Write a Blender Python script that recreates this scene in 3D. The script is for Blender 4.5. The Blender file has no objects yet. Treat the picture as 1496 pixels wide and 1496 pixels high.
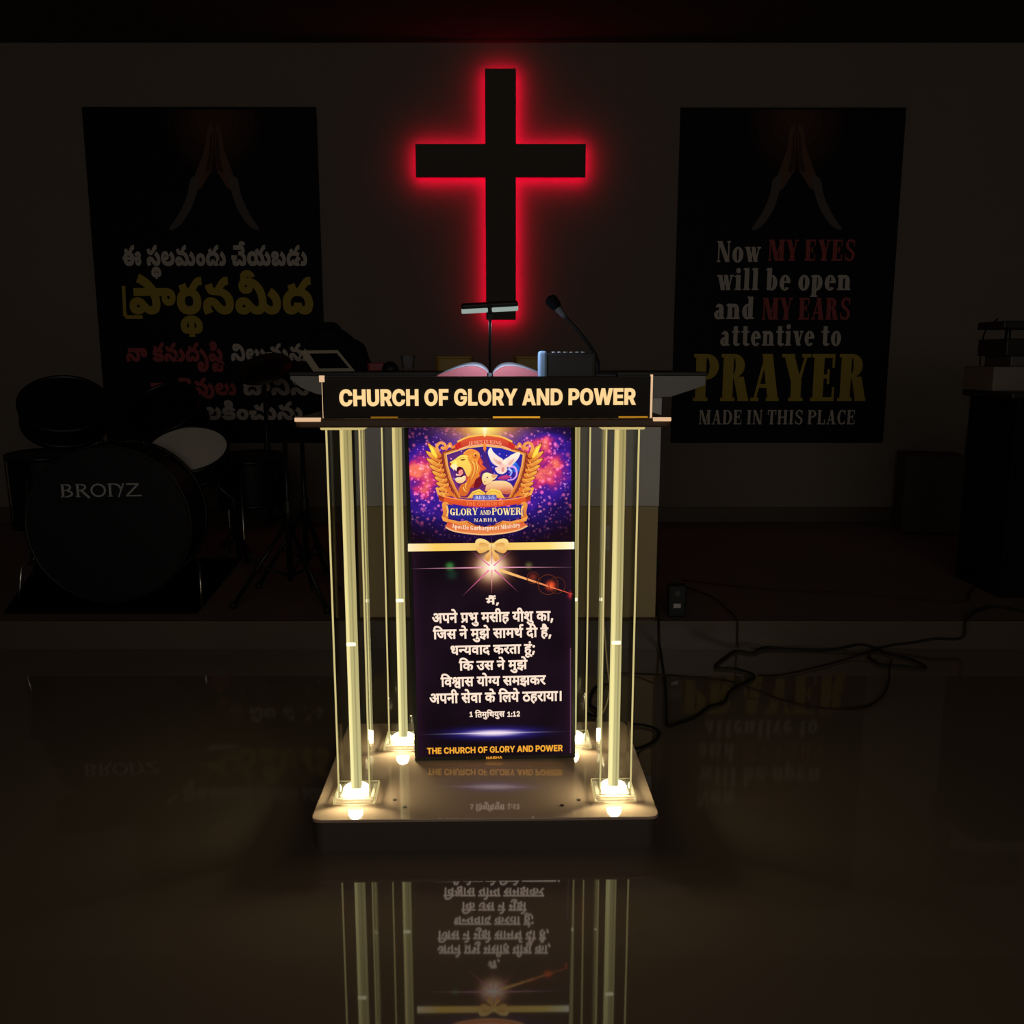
import bpy, bmesh, math, random
from mathutils import Vector, Matrix
from mathutils.geometry import delaunay_2d_cdt

random.seed(11)
scene = bpy.context.scene
COL = scene.collection
R = math.radians

# ------------------------------------------------------------------ camera, light, exposure
CAM_H, FOC, PITCH = 1.15, 1300.0, R(9.7)          # focal length in pixels of the 1496 px frame
cam_data = bpy.data.cameras.new('camera')
cam_data.sensor_width = 36.0
cam_data.lens = 36.0 * FOC / 1496.0
cam_data.clip_start = 0.05
cam = bpy.data.objects.new('camera', cam_data)
cam.location = (0, 0, CAM_H)
cam.rotation_euler = (math.pi / 2 - PITCH, 0, 0)
COL.objects.link(cam)
scene.camera = cam

scene.view_settings.view_transform = 'Standard'
scene.view_settings.look = 'None'
scene.view_settings.gamma = 1.0
scene.view_settings.use_curve_mapping = False
scene.view_settings.exposure = 0.0

world = bpy.data.worlds.new('world')
scene.world = world
world.use_nodes = True
wb = world.node_tree.nodes['Background']
wb.inputs['Color'].default_value = (1.0, 0.86, 0.70, 1)
wb.inputs['Strength'].default_value = 0.075

def area_light(name, loc, rot, size, power, color):
    l = bpy.data.lights.new(name, 'AREA')
    l.shape = 'RECTANGLE'
    l.size, l.size_y = size
    l.energy = power
    l.color = color
    o = bpy.data.objects.new(name, l)
    o.location = loc
    o.rotation_euler = rot
    COL.objects.link(o)
    return o

# added dim fill light behind the camera that lifts the ambient level
area_light('hall_fill_light', (0.6, -4.2, 2.2), (R(90), 0, 0), (5.0, 1.6), 26.0, (1.0, 0.87, 0.74))

scene.cycles.use_denoising = True
scene.cycles.sample_clamp_indirect = 3.0
scene.cycles.max_bounces = 10
scene.cycles.transparent_max_bounces = 24
scene.cycles.caustics_reflective = False
scene.cycles.caustics_refractive = False

# ------------------------------------------------------------------ reading the photograph: pixel -> world
FW = Vector((0, math.cos(PITCH), -math.sin(PITCH)))
UP = Vector((0, math.sin(PITCH), math.cos(PITCH)))
def ray(px, py):
    return (FW + Vector((1, 0, 0)) * ((px - 748) / FOC) + UP * ((748 - py) / FOC))
def at_y(px, py, y):
    d = ray(px, py)
    t = y / d.y
    return Vector((d.x * t, y, CAM_H + d.z * t))
def at_z(px, py, z):
    d = ray(px, py)
    t = (z - CAM_H) / d.z
    return Vector((d.x * t, d.y * t, z))
def on_plane(px, py, mat):
    """local (x, z) where the ray meets the y = 0 plane of the matrix"""
    inv = mat.inverted()
    o = inv @ Vector((0, 0, CAM_H))
    d = inv.to_3x3() @ ray(px, py)
    t = -o.y / d.y
    p = o + d * t
    return (p.x, p.z)

# ------------------------------------------------------------------ materials
def lin(c):
    c = c / 255.0
    return c / 12.92 if c <= 0.04045 else ((c + 0.055) / 1.055) ** 2.4
def L3(rgb):
    return tuple(lin(v) for v in rgb)

def mat(name, rgb, rough=0.5, metal=0.0, spec=0.5, var=0.12, scale=14.0, bump=0.0, coat=0.0):
    m = bpy.data.materials.new(name)
    m.use_nodes = True
    nt = m.node_tree
    b = nt.nodes['Principled BSDF']
    b.inputs['Metallic'].default_value = metal
    b.inputs['Roughness'].default_value = rough
    b.inputs['Specular IOR Level'].default_value = spec
    b.inputs['Coat Weight'].default_value = coat
    tc = nt.nodes.new('ShaderNodeTexCoord')
    nz = nt.nodes.new('ShaderNodeTexNoise')
    nz.inputs['Scale'].default_value = scale
    nz.inputs['Detail'].default_value = 4
    nt.links.new(tc.outputs['Object'], nz.inputs['Vector'])
    mx = nt.nodes.new('ShaderNodeMix')
    mx.data_type = 'RGBA'
    mx.inputs[6].default_value = (*[v * (1 - var) for v in rgb], 1)
    mx.inputs[7].default_value = (*[min(1, v * (1 + var)) for v in rgb], 1)
    nt.links.new(nz.outputs['Fac'], mx.inputs[0])
    nt.links.new(mx.outputs[2], b.inputs['Base Color'])
    if bump:
        bp = nt.nodes.new('ShaderNodeBump')
        bp.inputs['Strength'].default_value = bump
        bp.inputs['Distance'].default_value = 0.004
        nt.links.new(nz.outputs['Fac'], bp.inputs['Height'])
        nt.links.new(bp.outputs['Normal'], b.inputs['Normal'])
    return m

def emit(name, rgb, strength=1.0):
    m = bpy.data.materials.new(name)
    m.use_nodes = True
    nt = m.node_tree
    nt.nodes.clear()
    e = nt.nodes.new('ShaderNodeEmission')
    e.inputs['Color'].default_value = (*rgb, 1)
    e.inputs['Strength'].default_value = strength
    o = nt.nodes.new('ShaderNodeOutputMaterial')
    nt.links.new(e.outputs[0], o.inputs[0])
    return m

def print_mat(name, strength=1.0, lit=True):
    """flat print whose ink colours are stored per vertex: backlit film when lit, else printed vinyl"""
    m = bpy.data.materials.new(name)
    m.use_nodes = True
    nt = m.node_tree
    b = nt.nodes['Principled BSDF']
    a = nt.nodes.new('ShaderNodeAttribute')
    a.attribute_name = 'ink'
    if lit:
        nt.links.new(a.outputs['Color'], b.inputs['Emission Color'])
        b.inputs['Emission Strength'].default_value = strength
        b.inputs['Base Color'].default_value = (0.01, 0.01, 0.01, 1)
    else:
        nt.links.new(a.outputs['Color'], b.inputs['Base Color'])
    b.inputs['Roughness'].default_value = 0.6
    b.inputs['Specular IOR Level'].default_value = 0.2
    return m

class Nodes:
    """small arithmetic over shader nodes"""
    def __init__(s, m):
        m.use_nodes = True
        s.nt = m.node_tree
        s.nt.nodes.clear()
        s.tc = s.nt.nodes.new('ShaderNodeTexCoord').outputs['Object']
        sp = s.nt.nodes.new('ShaderNodeSeparateXYZ')
        s.nt.links.new(s.tc, sp.inputs[0])
        s.x, s.z = sp.outputs[0], sp.outputs[2]
    def put(s, sock, v):
        if hasattr(v, 'links') or isinstance(v, bpy.types.NodeSocket):
            s.nt.links.new(v, sock)
        else:
            sock.default_value = v
    def m(s, op, a, b=0.0, c=None):
        n = s.nt.nodes.new('ShaderNodeMath')
        n.operation = op
        s.put(n.inputs[0], a)
        s.put(n.inputs[1], b)
        if c is not None:
            s.put(n.inputs[2], c)
        return n.outputs[0]
    def gauss(s, x0, z0, ax, az, p=1.0):
        dx = s.m('DIVIDE', s.m('SUBTRACT', s.x, x0), ax)
        dz = s.m('DIVIDE', s.m('SUBTRACT', s.z, z0), az)
        r2 = s.m('ADD', s.m('MULTIPLY', dx, dx), s.m('MULTIPLY', dz, dz))
        if p != 1.0:
            r2 = s.m('POWER', r2, p)
        return s.m('EXPONENT', s.m('MULTIPLY', r2, -1.0))
    def noise(s, scale, detail=4):
        n = s.nt.nodes.new('ShaderNodeTexNoise')
        n.inputs['Scale'].default_value = scale
        n.inputs['Detail'].default_value = detail
        s.nt.links.new(s.tc, n.inputs['Vector'])
        return n.outputs['Fac']
    def spots(s, scale, size):
        n = s.nt.nodes.new('ShaderNodeTexVoronoi')
        n.inputs['Scale'].default_value = scale
        s.nt.links.new(s.tc, n.inputs['Vector'])
        d = s.m('SUBTRACT', 1.0, s.m('DIVIDE', n.outputs['Distance'], size))
        return s.m('MAXIMUM', d, 0.0), n.outputs['Color']
    def add(s, base, rgb, fac):
        n = s.nt.nodes.new('ShaderNodeMix')
        n.data_type = 'RGBA'
        n.blend_type = 'ADD'
        n.clamp_result = False
        s.put(n.inputs[0], fac)
        s.put(n.inputs[6], base)
        n.inputs[7].default_value = (*rgb, 1)
        return n.outputs[2]
    def mix(s, base, rgb, fac):
        n = s.nt.nodes.new('ShaderNodeMix')
        n.data_type = 'RGBA'
        s.put(n.inputs[0], fac)
        s.put(n.inputs[6], base)
        n.inputs[7].default_value = (*rgb, 1)
        return n.outputs[2]
    def ramp(s, fac, stops):
        n = s.nt.nodes.new('ShaderNodeValToRGB')
        cr = n.color_ramp
        while len(cr.elements) < len(stops):
            cr.elements.new(0.5)
        for e, (p, c) in zip(cr.elements, stops):
            e.position = p
            e.color = (*c, 1)
        s.put(n.inputs[0], fac)
        return n.outputs[0]
    def emission(s, col, strength=1.0):
        e = s.nt.nodes.new('ShaderNodeEmission')
        s.put(e.inputs[0], col)
        s.put(e.inputs[1], strength)
        o = s.nt.nodes.new('ShaderNodeOutputMaterial')
        s.nt.links.new(e.outputs[0], o.inputs[0])

def acrylic(name, tint=(0.97, 0.97, 0.95), milky=0.0, refl=1.0):
    """clear sheet acrylic: see-through with a Fresnel reflection, a little milky where frosted"""
    m = bpy.data.materials.new(name)
    m.use_nodes = True
    nt = m.node_tree
    nt.nodes.clear()
    tr = nt.nodes.new('ShaderNodeBsdfTransparent')
    tr.inputs[0].default_value = (*tint, 1)
    gl = nt.nodes.new('ShaderNodeBsdfGlossy')
    gl.inputs['Roughness'].default_value = 0.04
    fr = nt.nodes.new('ShaderNodeLayerWeight')
    fr.inputs['Blend'].default_value = 0.12
    mu = nt.nodes.new('ShaderNodeMath')
    mu.operation = 'MULTIPLY'
    mu.inputs[1].default_value = refl
    nt.links.new(fr.outputs['Fresnel'], mu.inputs[0])
    mx = nt.nodes.new('ShaderNodeMixShader')
    nt.links.new(mu.outputs[0], mx.inputs[0])
    nt.links.new(tr.outputs[0], mx.inputs[1])
    nt.links.new(gl.outputs[0], mx.inputs[2])
    out = nt.nodes.new('ShaderNodeOutputMaterial')
    last = mx.outputs[0]
    if milky:
        df = nt.nodes.new('ShaderNodeBsdfDiffuse')
        df.inputs[0].default_value = (0.9, 0.88, 0.8, 1)
        m2 = nt.nodes.new('ShaderNodeMixShader')
        m2.inputs[0].default_value = milky
        nt.links.new(last, m2.inputs[1])
        nt.links.new(df.outputs[0], m2.inputs[2])
        last = m2.outputs[0]
    nt.links.new(last, out.inputs[0])
    return m

# ------------------------------------------------------------------ mesh building
class MB:
    def __init__(s):
        s.v, s.f, s.mi, s.sm, s.ink = [], [], [], [], []
    def add(s, verts, faces, m=0, smooth=False, ink=None):
        b = len(s.v)
        s.v += [tuple(p) for p in verts]
        s.ink += (ink if isinstance(ink, list) else [ink or (1, 1, 1)] * len(verts))
        for f in faces:
            s.f.append([b + i for i in f])
            s.mi.append(m)
            s.sm.append(smooth)
        return s
    def bm(s, bm, m=0, smooth=False, M=None):
        bm.verts.index_update()
        vs = [(M @ v.co) if M else v.co.copy() for v in bm.verts]
        s.add(vs, [[v.index for v in f.verts] for f in bm.faces], m, smooth)
        bm.free()
        return s
    def box(s, lo, hi, bev=0.0, m=0, seg=2, M=None):
        b = bmesh.new()
        bmesh.ops.create_cube(b, size=1)
        lo, hi = Vector(lo), Vector(hi)
        for v in b.verts:
            v.co = Vector([(lo[i] + hi[i]) / 2 + v.co[i] * (hi[i] - lo[i]) for i in range(3)])
        if bev:
            bmesh.ops.bevel(b, geom=b.edges[:], offset=bev, segments=seg, affect='EDGES', profile=0.5)
        return s.bm(b, m, False, M)
    def prism(s, poly, y0, y1, m=0, axis='y', bev=0.0):
        """outline in (x, z) between y0 and y1; axis 'z': outline in (x, y) between z heights"""
        b = bmesh.new()
        P = (lambda p, t: (p[0], t, p[1])) if axis == 'y' else ((lambda p, t: (p[0], p[1], t)) if axis == 'z' else (lambda p, t: (t, p[0], p[1])))
        v0 = [b.verts.new(P(p, y0)) for p in poly]
        v1 = [b.verts.new(P(p, y1)) for p in poly]
        n = len(poly)
        b.faces.new(v0)
        b.faces.new(v1[::-1])
        for i in range(n):
            b.faces.new((v0[i], v1[i], v1[(i + 1) % n], v0[(i + 1) % n]))
        bmesh.ops.recalc_face_normals(b, faces=b.faces[:])
        if bev:
            bmesh.ops.bevel(b, geom=b.edges[:], offset=bev, segments=2, affect='EDGES', profile=0.5)
        return s.bm(b, m)
    def cyl(s, p0, p1, r0, r1=None, n=20, m=0, cap=True, smooth=True):
        r1 = r0 if r1 is None else r1
        p0, p1 = Vector(p0), Vector(p1)
        d = (p1 - p0).normalized()
        a = d.orthogonal().normalized()
        c = d.cross(a)
        vs = []
        for p, r in ((p0, r0), (p1, r1)):
            for i in range(n):
                t = 2 * math.pi * i / n
                vs.append(p + a * (r * math.cos(t)) + c * (r * math.sin(t)))
        s.add(vs, [(i, (i + 1) % n, n + (i + 1) % n, n + i) for i in range(n)], m, smooth)
        if cap:
            s.add(vs[:n], [tuple(range(n))[::-1]], m)
            s.add(vs[n:], [tuple(range(n))], m)
        return s
    def tube(s, pts, r, n=8, m=0, closed=False):
        pts = [Vector(p) for p in pts]
        k = len(pts)
        rings = []
        a = None
        for i, p in enumerate(pts):
            q0 = pts[i - 1] if (i or closed) else p
            q1 = pts[(i + 1) % k] if (i < k - 1 or closed) else p
            d = (q1 - q0).normalized()
            if a is None:
                a = d.orthogonal().normalized()
            a = (a - d * a.dot(d)).normalized()
            c = d.cross(a)
            rr = r[i] if isinstance(r, (list, tuple)) else r
            rings.append([p + a * (rr * math.cos(2 * math.pi * j / n)) + c * (rr * math.sin(2 * math.pi * j / n)) for j in range(n)])
        vs = [q for ring in rings for q in ring]
        fs = []
        for i in range(k if closed else k - 1):
            i2 = (i + 1) % k
            for j in range(n):
                j2 = (j + 1) % n
                fs.append((i * n + j, i * n + j2, i2 * n + j2, i2 * n + j))
        if not closed:
            fs.append(tuple(range(n))[::-1])
            fs.append(tuple((k - 1) * n + j for j in range(n)))
        return s.add(vs, fs, m, True)
    def lathe(s, prof, n=32, m=0, M=None, smooth=True):
        """profile of (radius, height) turned about z"""
        vs, fs = [], []
        for r, h in prof:
            for j in range(n):
                t = 2 * math.pi * j / n
                p = Vector((r * math.cos(t), r * math.sin(t), h))
                vs.append(M @ p if M else p)
        for i in range(len(prof) - 1):
            for j in range(n):
                j2 = (j + 1) % n
                fs.append((i * n + j, i * n + j2, (i + 1) * n + j2, (i + 1) * n + j))
        return s.add(vs, fs, m, smooth)
    def build(s, name, mats, parent=None, loc=None):
        me = bpy.data.meshes.new(name)
        me.from_pydata(s.v, [], s.f)
        mats = mats if isinstance(mats, (list, tuple)) else [mats]
        for m in mats:
            me.materials.append(m)
        me.polygons.foreach_set('material_index', s.mi)
        me.polygons.foreach_set('use_smooth', s.sm)
        if any(c != (1, 1, 1) for c in s.ink):
            a = me.color_attributes.new('ink', 'FLOAT_COLOR', 'POINT')
            a.data.foreach_set('color', [x for c in s.ink for x in (*c, 1.0)])
        me.update()
        o = bpy.data.objects.new(name, me)
        COL.objects.link(o)
        if parent:
            o.parent = parent
        if loc:
            o.location = loc
        return o

def tag(o, label=None, cat=None, group=None, kind=None):
    if label: o['label'] = label
    if cat: o['category'] = cat
    if group: o['group'] = group
    if kind: o['kind'] = kind
    return o
def thing(name, label, cat, loc=(0, 0, 0), rotz=0.0, group=None):
    o = bpy.data.objects.new(name, None)
    o.empty_display_size = 0.1
    COL.objects.link(o)
    o.location = loc
    o.rotation_euler = (0, 0, rotz)
    return tag(o, label, cat, group)
def matrix_of(o, dy=0.0):
    return Matrix.Translation(o.location) @ o.rotation_euler.to_matrix().to_4x4() @ Matrix.Translation((0, dy, 0))

def spline(pts, k=5, closed=False):
    """smooth line through the points (2-D or 3-D)"""
    n = len(pts)
    out = []
    P = [Vector(p) for p in pts]
    for i in range(n if closed else n - 1):
        p0 = P[i - 1] if (closed or i) else P[i]
        p1, p2 = P[i], P[(i + 1) % n]
        p3 = P[(i + 2) % n] if (closed or i + 2 < n) else p2
        for j in range(k):
            t = j / k
            out.append(0.5 * (2 * p1 + (p2 - p0) * t + (2 * p0 - 5 * p1 + 4 * p2 - p3) * t * t + (3 * p1 - p0 - 3 * p2 + p3) * t ** 3))
    if not closed:
        out.append(P[-1])
    return out

# ------------------------------------------------------------------ flat shapes and lettering (all face -y)
def winding(x, z, c):
    w = 0
    for i in range(len(c)):
        (x0, z0), (x1, z1) = c[i - 1], c[i]
        if (z0 <= z) != (z1 <= z):
            side = (x1 - x0) * (z - z0) - (x - x0) * (z1 - z0)
            if z1 > z0 and side > 0: w += 1
            elif z1 < z0 and side < 0: w -= 1
    return w
def tess(mb, contours, y, m=0, ink=(1, 1, 1), ink2=None):
    """fill outlines by winding number on the plane y; ink2: colour at the bottom"""
    S_ = 100.0
    src, edges = [], []
    for c in contours:
        b0 = len(src)
        src += [Vector((p[0] * S_, p[1] * S_)) for p in c]
        edges += [(b0 + i, b0 + (i + 1) % len(c)) for i in range(len(c))]
    vo, eo, fo, _, _, _ = delaunay_2d_cdt(src, edges, [], 0, 1e-5)
    faces = []
    for f in fo:
        cx_ = sum(vo[i].x for i in f) / len(f) / S_
        cz_ = sum(vo[i].y for i in f) / len(f) / S_
        if sum(winding(cx_, cz_, c) for c in contours):
            A, B, C_ = (vo[i] for i in f[:3])
            if (B.x - A.x) * (C_.y - A.y) - (B.y - A.y) * (C_.x - A.x) < 0:
                f = f[::-1]
            faces.append(tuple(f))
    flat = [(v.x / S_, v.y / S_) for v in vo]
    if ink2:
        z0, z1 = min(p[1] for p in flat), max(p[1] for p in flat)
        inks = []
        for p in flat:
            t = (p[1] - z0) / max(1e-9, z1 - z0)
            inks.append(tuple(ink2[i] * (1 - t) + ink[i] * t for i in range(3)))
    else:
        inks = [ink] * len(flat)
    mb.add([(p[0], y, p[1]) for p in flat], faces, m, False, inks)
def extrude_walls(mb, contours, y0, y1, m=0, ink=(1, 1, 1)):
    for c in contours:
        n = len(c)
        vs = [(p[0], y0, p[1]) for p in c] + [(p[0], y1, p[1]) for p in c]
        mb.add(vs, [(i, (i + 1) % n, n + (i + 1) % n, n + i) for i in range(n)], m, False, ink)
def fatten(c, d):
    """move a contour outwards (outer) or into its hole by d"""
    n = len(c)
    out = []
    for i in range(n):
        p, q, r = Vector(c[i - 1]), Vector(c[i]), Vector(c[(i + 1) % n])
        a, b = (q - p), (r - q)
        if a.length < 1e-9 or b.length < 1e-9:
            out.append(tuple(q))
            continue
        a.normalize()
        b.normalize()
        nn = Vector((-a.y, a.x)) + Vector((-b.y, b.x))
        if nn.length < 0.2:
            nn = Vector((-a.y, a.x))
        nn.normalize()
        k = 1 / max(0.5, nn.dot(Vector((-a.y, a.x))))
        out.append(tuple(q + nn * (d * k)))
    return out
def decode(s):
    """outline string: on-curve points and '~' control points, quadratic"""
    res = []
    for part in s.split('/'):
        t = part.replace('~', ' ~').split(' ')
        pts = []
        i = 0
        while i < len(t):
            x, y = int(t[i]), int(t[i + 1])
            i += 2
            on = True
            if i < len(t) and t[i] == '~':
                on = False
                i += 1
            pts.append((x, y, on))
        full = []
        for k, p in enumerate(pts):
            q = pts[k - 1]
            if not p[2] and not q[2]:
                full.append(((p[0] + q[0]) / 2, (p[1] + q[1]) / 2, True))
            full.append(p)
        while not full[0][2]:
            full = full[1:] + full[:1]
        c = []
        n = len(full)
        for k in range(n):
            p = full[k]
            if p[2]:
                c.append((p[0], p[1]))
            else:
                a, b = full[k - 1], full[(k + 1) % n]
                for j in (1, 2, 3):
                    u = j / 4
                    c.append(((1 - u) ** 2 * a[0] + 2 * u * (1 - u) * p[0] + u * u * b[0], (1 - u) ** 2 * a[1] + 2 * u * (1 - u) * p[1] + u * u * b[1]))
        d = []
        for p in c:
            if not d or abs(p[0] - d[-1][0]) + abs(p[1] - d[-1][1]) > 0.5:
                d.append(p)
        if len(d) > 2:
            res.append(d)
    return res
_glyph = {}
def sans(keys, track=0, bold=0.0):
    """list of glyph groups [outer, holes...] laid out along x, in font units"""
    x = 0
    out = []
    for k in keys:
        if k == ' ':
            x += 260
            continue
        adv, s = GLYPHS[k]
        cs = decode(s) if s else []
        if bold:
            cs = [fatten(c, bold) for c in cs]
        if cs:
            out.append([[(px + x, py) for px, py in c] for c in cs])
        x += adv + track
    return out
def strokes_font(text, W=0.27, t=0.085, sf=0.075, gap=0.11):
    """heavy roman lettering with slab serifs, drawn stroke by stroke; capital height 1, x-height 0.7"""
    out = []
    X = 0.0
    for ch in text:
        if ch == ' ':
            X += 0.34
            continue
        g = []
        def rect(x0, y0, x1, y1):
            g.append([(x0, y0), (x1, y0), (x1, y1), (x0, y1)])
        def ser(xc, y, w, up):
            rect(xc - w / 2, y, xc + w / 2, y + sf) if up else rect(xc - w / 2, y - sf, xc + w / 2, y)
        def stem(x, y0, y1, w=W, b=True, tp=True):
            rect(x, y0, x + w, y1)
            if b: ser(x + w / 2, y0, w + 0.13, True)
            if tp: ser(x + w / 2, y1, w + 0.13, False)
        def lstem(x, y1, w=W, b=True):
            rect(x, 0, x + w, y1)
            if b: ser(x + w / 2, 0, w + 0.13, True)
            g.append([(x - 0.08, y1 - 0.1), (x, y1 - 0.12), (x + w * 0.5, y1), (x, y1 - 0.02), (x - 0.08, y1 - 0.04)])
        def diag(x0, y0, x1, y1, w):
            g.append([(x0, y0), (x0 + w, y0), (x1 + w, y1), (x1, y1)])
        def bowl(cx, cy, rx, ry, tx, ty, a0, a1):
            n = 14
            o, i = [], []
            for k in range(n + 1):
                a = R(a0 + (a1 - a0) * k / n)
                o.append((cx + rx * math.cos(a), cy + ry * math.sin(a)))
                i.append((cx + (rx - tx) * math.cos(a), cy + (ry - ty) * math.sin(a)))
            g.append(o + i[::-1])
        w = 0.8
        T = t
        if ch == 'A':
            diag(0.05, 0, 0.36, 1, T); diag(0.50, 0, 0.28, 1, W); rect(0.18, 0.28, 0.6, 0.28 + T); ser(0.1, 0, 0.24, True); ser(0.63, 0, 0.38, True); w = 0.82
        elif ch == 'B':
            stem(0.05, 0, 1); bowl(0.36, 0.76, 0.30, 0.24, W * .8, T, -90, 90); bowl(0.36, 0.27, 0.36, 0.27, W * .9, T, -90, 90); rect(0.2, 0.5, 0.4, 0.5 + T * .7); rect(0.2, 1 - T, 0.38, 1); rect(0.2, 0, 0.38, T); w = 0.75
        elif ch == 'C':
            bowl(0.40, 0.5, 0.40, 0.52, W, T, 45, 315); rect(0.62, 0.66, 0.70, 0.98); rect(0.62, 0.02, 0.68, 0.26); w = 0.74
        elif ch == 'D':
            stem(0.05, 0, 1); bowl(0.36, 0.5, 0.44, 0.5, W, T, -90, 90); rect(0.2, 1 - T, 0.4, 1); rect(0.2, 0, 0.4, T); w = 0.84
        elif ch in 'EF':
            stem(0.05, 0, 1); rect(0.2, 1 - T, 0.66, 1); rect(0.59, 0.70, 0.66, 1); rect(0.2, 0.48, 0.5, 0.48 + T); rect(0.45, 0.36, 0.52, 0.68)
            if ch == 'E': rect(0.2, 0, 0.68, T); rect(0.61, 0, 0.68, 0.3)
            w = 0.74
        elif ch == 'G':
            bowl(0.40, 0.5, 0.40, 0.52, W, T, 45, 315); rect(0.60, 0.66, 0.68, 0.98); rect(0.46, 0, 0.72, 0.42); ser(0.6, 0.46, 0.4, False); w = 0.82
        elif ch == 'H':
            stem(0.05, 0, 1); stem(0.58, 0, 1); rect(0.2, 0.46, 0.7, 0.46 + T); w = 0.92
        elif ch == 'I':
            stem(0.06, 0, 1); w = 0.40
        elif ch == 'J':
            rect(0.22, 0.2, 0.22 + W, 1); ser(0.36, 1, 0.4, False); bowl(0.24, 0.18, 0.25, 0.2, W, T, 180, 360); w = 0.56
        elif ch == 'K':
            stem(0.05, 0, 1); diag(0.28, 0.42, 0.62, 1, T); diag(0.58, 0, 0.34, 0.55, W); ser(0.72, 0, 0.36, True); ser(0.66, 1, 0.28, False); w = 0.9
        elif ch == 'L':
            stem(0.05, 0, 1); rect(0.2, 0, 0.66, T); rect(0.58, 0, 0.66, 0.34); w = 0.70
        elif ch == 'M':
            stem(0.04, 0, 1, T); stem(0.70, 0, 1); diag(0.42, 0, 0.04, 1, W); diag(0.45, 0, 0.74, 1, T); w = 1.02
        elif ch == 'N':
            stem(0.06, 0, 1, T); stem(0.66, 0, 1, T, b=False); diag(0.52, 0, 0.02, 1, W); w = 0.82
        elif ch == 'O':
            bowl(0.42, 0.5, 0.42, 0.52, W, T, 0, 360); w = 0.84
        elif ch == 'P':
            stem(0.05, 0, 1); bowl(0.36, 0.73, 0.36, 0.27, W * .9, T, -90, 90); rect(0.2, 1 - T, 0.4, 1); rect(0.2, 0.46, 0.4, 0.46 + T); w = 0.74
        elif ch == 'R':
            stem(0.05, 0, 1); bowl(0.36, 0.75, 0.32, 0.25, W * .9, T, -90, 90); rect(0.2, 1 - T, 0.4, 1); rect(0.2, 0.48, 0.42, 0.48 + T); diag(0.52, 0, 0.36, 0.52, W); ser(0.66, 0, 0.32, True); w = 0.84
        elif ch == 'S':
            bowl(0.34, 0.75, 0.30, 0.27, W * .75, T, 30, 270); bowl(0.34, 0.26, 0.32, 0.28, W * .75, T, -150, 90); g.append([(0.08, 0.66), (0.34, 0.40), (0.62, 0.36), (0.34, 0.62)]); rect(0.56, 0.68, 0.63, 0.98); rect(0.03, 0.02, 0.10, 0.32); w = 0.68
        elif ch == 'T':
            stem(0.26, 0, 1, tp=False); rect(0.02, 1 - T, 0.76, 1); rect(0.02, 0.66, 0.09, 1); rect(0.69, 0.66, 0.76, 1); w = 0.78
        elif ch == 'U':
            rect(0.05, 0.3, 0.05 + W, 1); ser(0.18, 1, 0.4, False); rect(0.66, 0.3, 0.66 + T, 1); ser(0.70, 1, 0.26, False); bowl(0.395, 0.3, 0.345, 0.32, W, T, 180, 360); w = 0.82
        elif ch == 'V':
            diag(0.34, 0, 0.04, 1, W); diag(0.42, 0, 0.62, 1, T); ser(0.18, 1, 0.4, False); ser(0.66, 1, 0.26, False); w = 0.8
        elif ch == 'W':
            diag(0.28, 0, 0.03, 1, W); diag(0.36, 0, 0.52, 1, T); diag(0.68, 0, 0.44, 1, W); diag(0.78, 0, 0.98, 1, T); ser(0.17, 1, 0.36, False); ser(1.02, 1, 0.26, False); w = 1.12
        elif ch == 'Y':
            stem(0.28, 0, 0.45, tp=False); diag(0.28, 0.4, 0.03, 1, W); diag(0.46, 0.4, 0.66, 1, T); ser(0.17, 1, 0.38, False); ser(0.70, 1, 0.26, False); w = 0.82
        elif ch == 'Z':
            diag(0.02, 0, 0.46, 1, W); rect(0.04, 1 - T, 0.7, 1); rect(0.02, 0, 0.72, T); rect(0.04, 0.74, 0.1, 1); rect(0.66, 0, 0.72, 0.28); w = 0.74
        elif ch == 'a':
            rect(0.30, 0, 0.30 + W, 0.5); ser(0.5, 0, 0.28, True); bowl(0.32, 0.48, 0.25, 0.24, W, T, 0, 160); bowl(0.28, 0.2, 0.26, 0.22, W * .85, T, 60, 300); w = 0.66
        elif ch in 'bpdq':
            if ch == 'b': lstem(0.04, 1.05, b=False)
            if ch == 'p': lstem(0.04, 0.72, b=False); rect(0.04, -0.32, 0.04 + W, 0.1); ser(0.18, -0.32, 0.42, True)
            if ch in 'bp': bowl(0.34, 0.35, 0.32, 0.37, W, T, -150, 150); w = 0.68
            if ch == 'd': rect(0.36, 0, 0.36 + W, 1.05); ser(0.55, 0, 0.32, True); ser(0.46, 1.05, 0.34, False); bowl(0.33, 0.35, 0.32, 0.37, W, T, 30, 330); w = 0.72
        elif ch == 'e':
            bowl(0.33, 0.35, 0.33, 0.38, W, T, 0, 320); rect(0.2, 0.34, 0.64, 0.34 + T); w = 0.67
        elif ch == 'g':
            bowl(0.32, 0.42, 0.30, 0.3, W * .9, T, 0, 360); bowl(0.32, -0.08, 0.32, 0.24, W * .6, T, 0, 360); rect(0.5, 0.58, 0.7, 0.7); w = 0.68
        elif ch == 'h' or ch == 'n':
            lstem(0.04, 1.05 if ch == 'h' else 0.72); rect(0.44, 0, 0.44 + W, 0.45); ser(0.58, 0, W + 0.12, True); bowl(0.43, 0.44, 0.28, 0.28, W, T, 0, 150); w = 0.78
        elif ch == 'i':
            lstem(0.05, 0.72); bowl(0.18, 0.92, 0.14, 0.13, 0.13, 0.12, 0, 360); w = 0.40
        elif ch == 'l':
            lstem(0.05, 1.05); w = 0.40
        elif ch == 'o':
            bowl(0.34, 0.35, 0.34, 0.38, W, T, 0, 360); w = 0.68
        elif ch == 'r':
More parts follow.
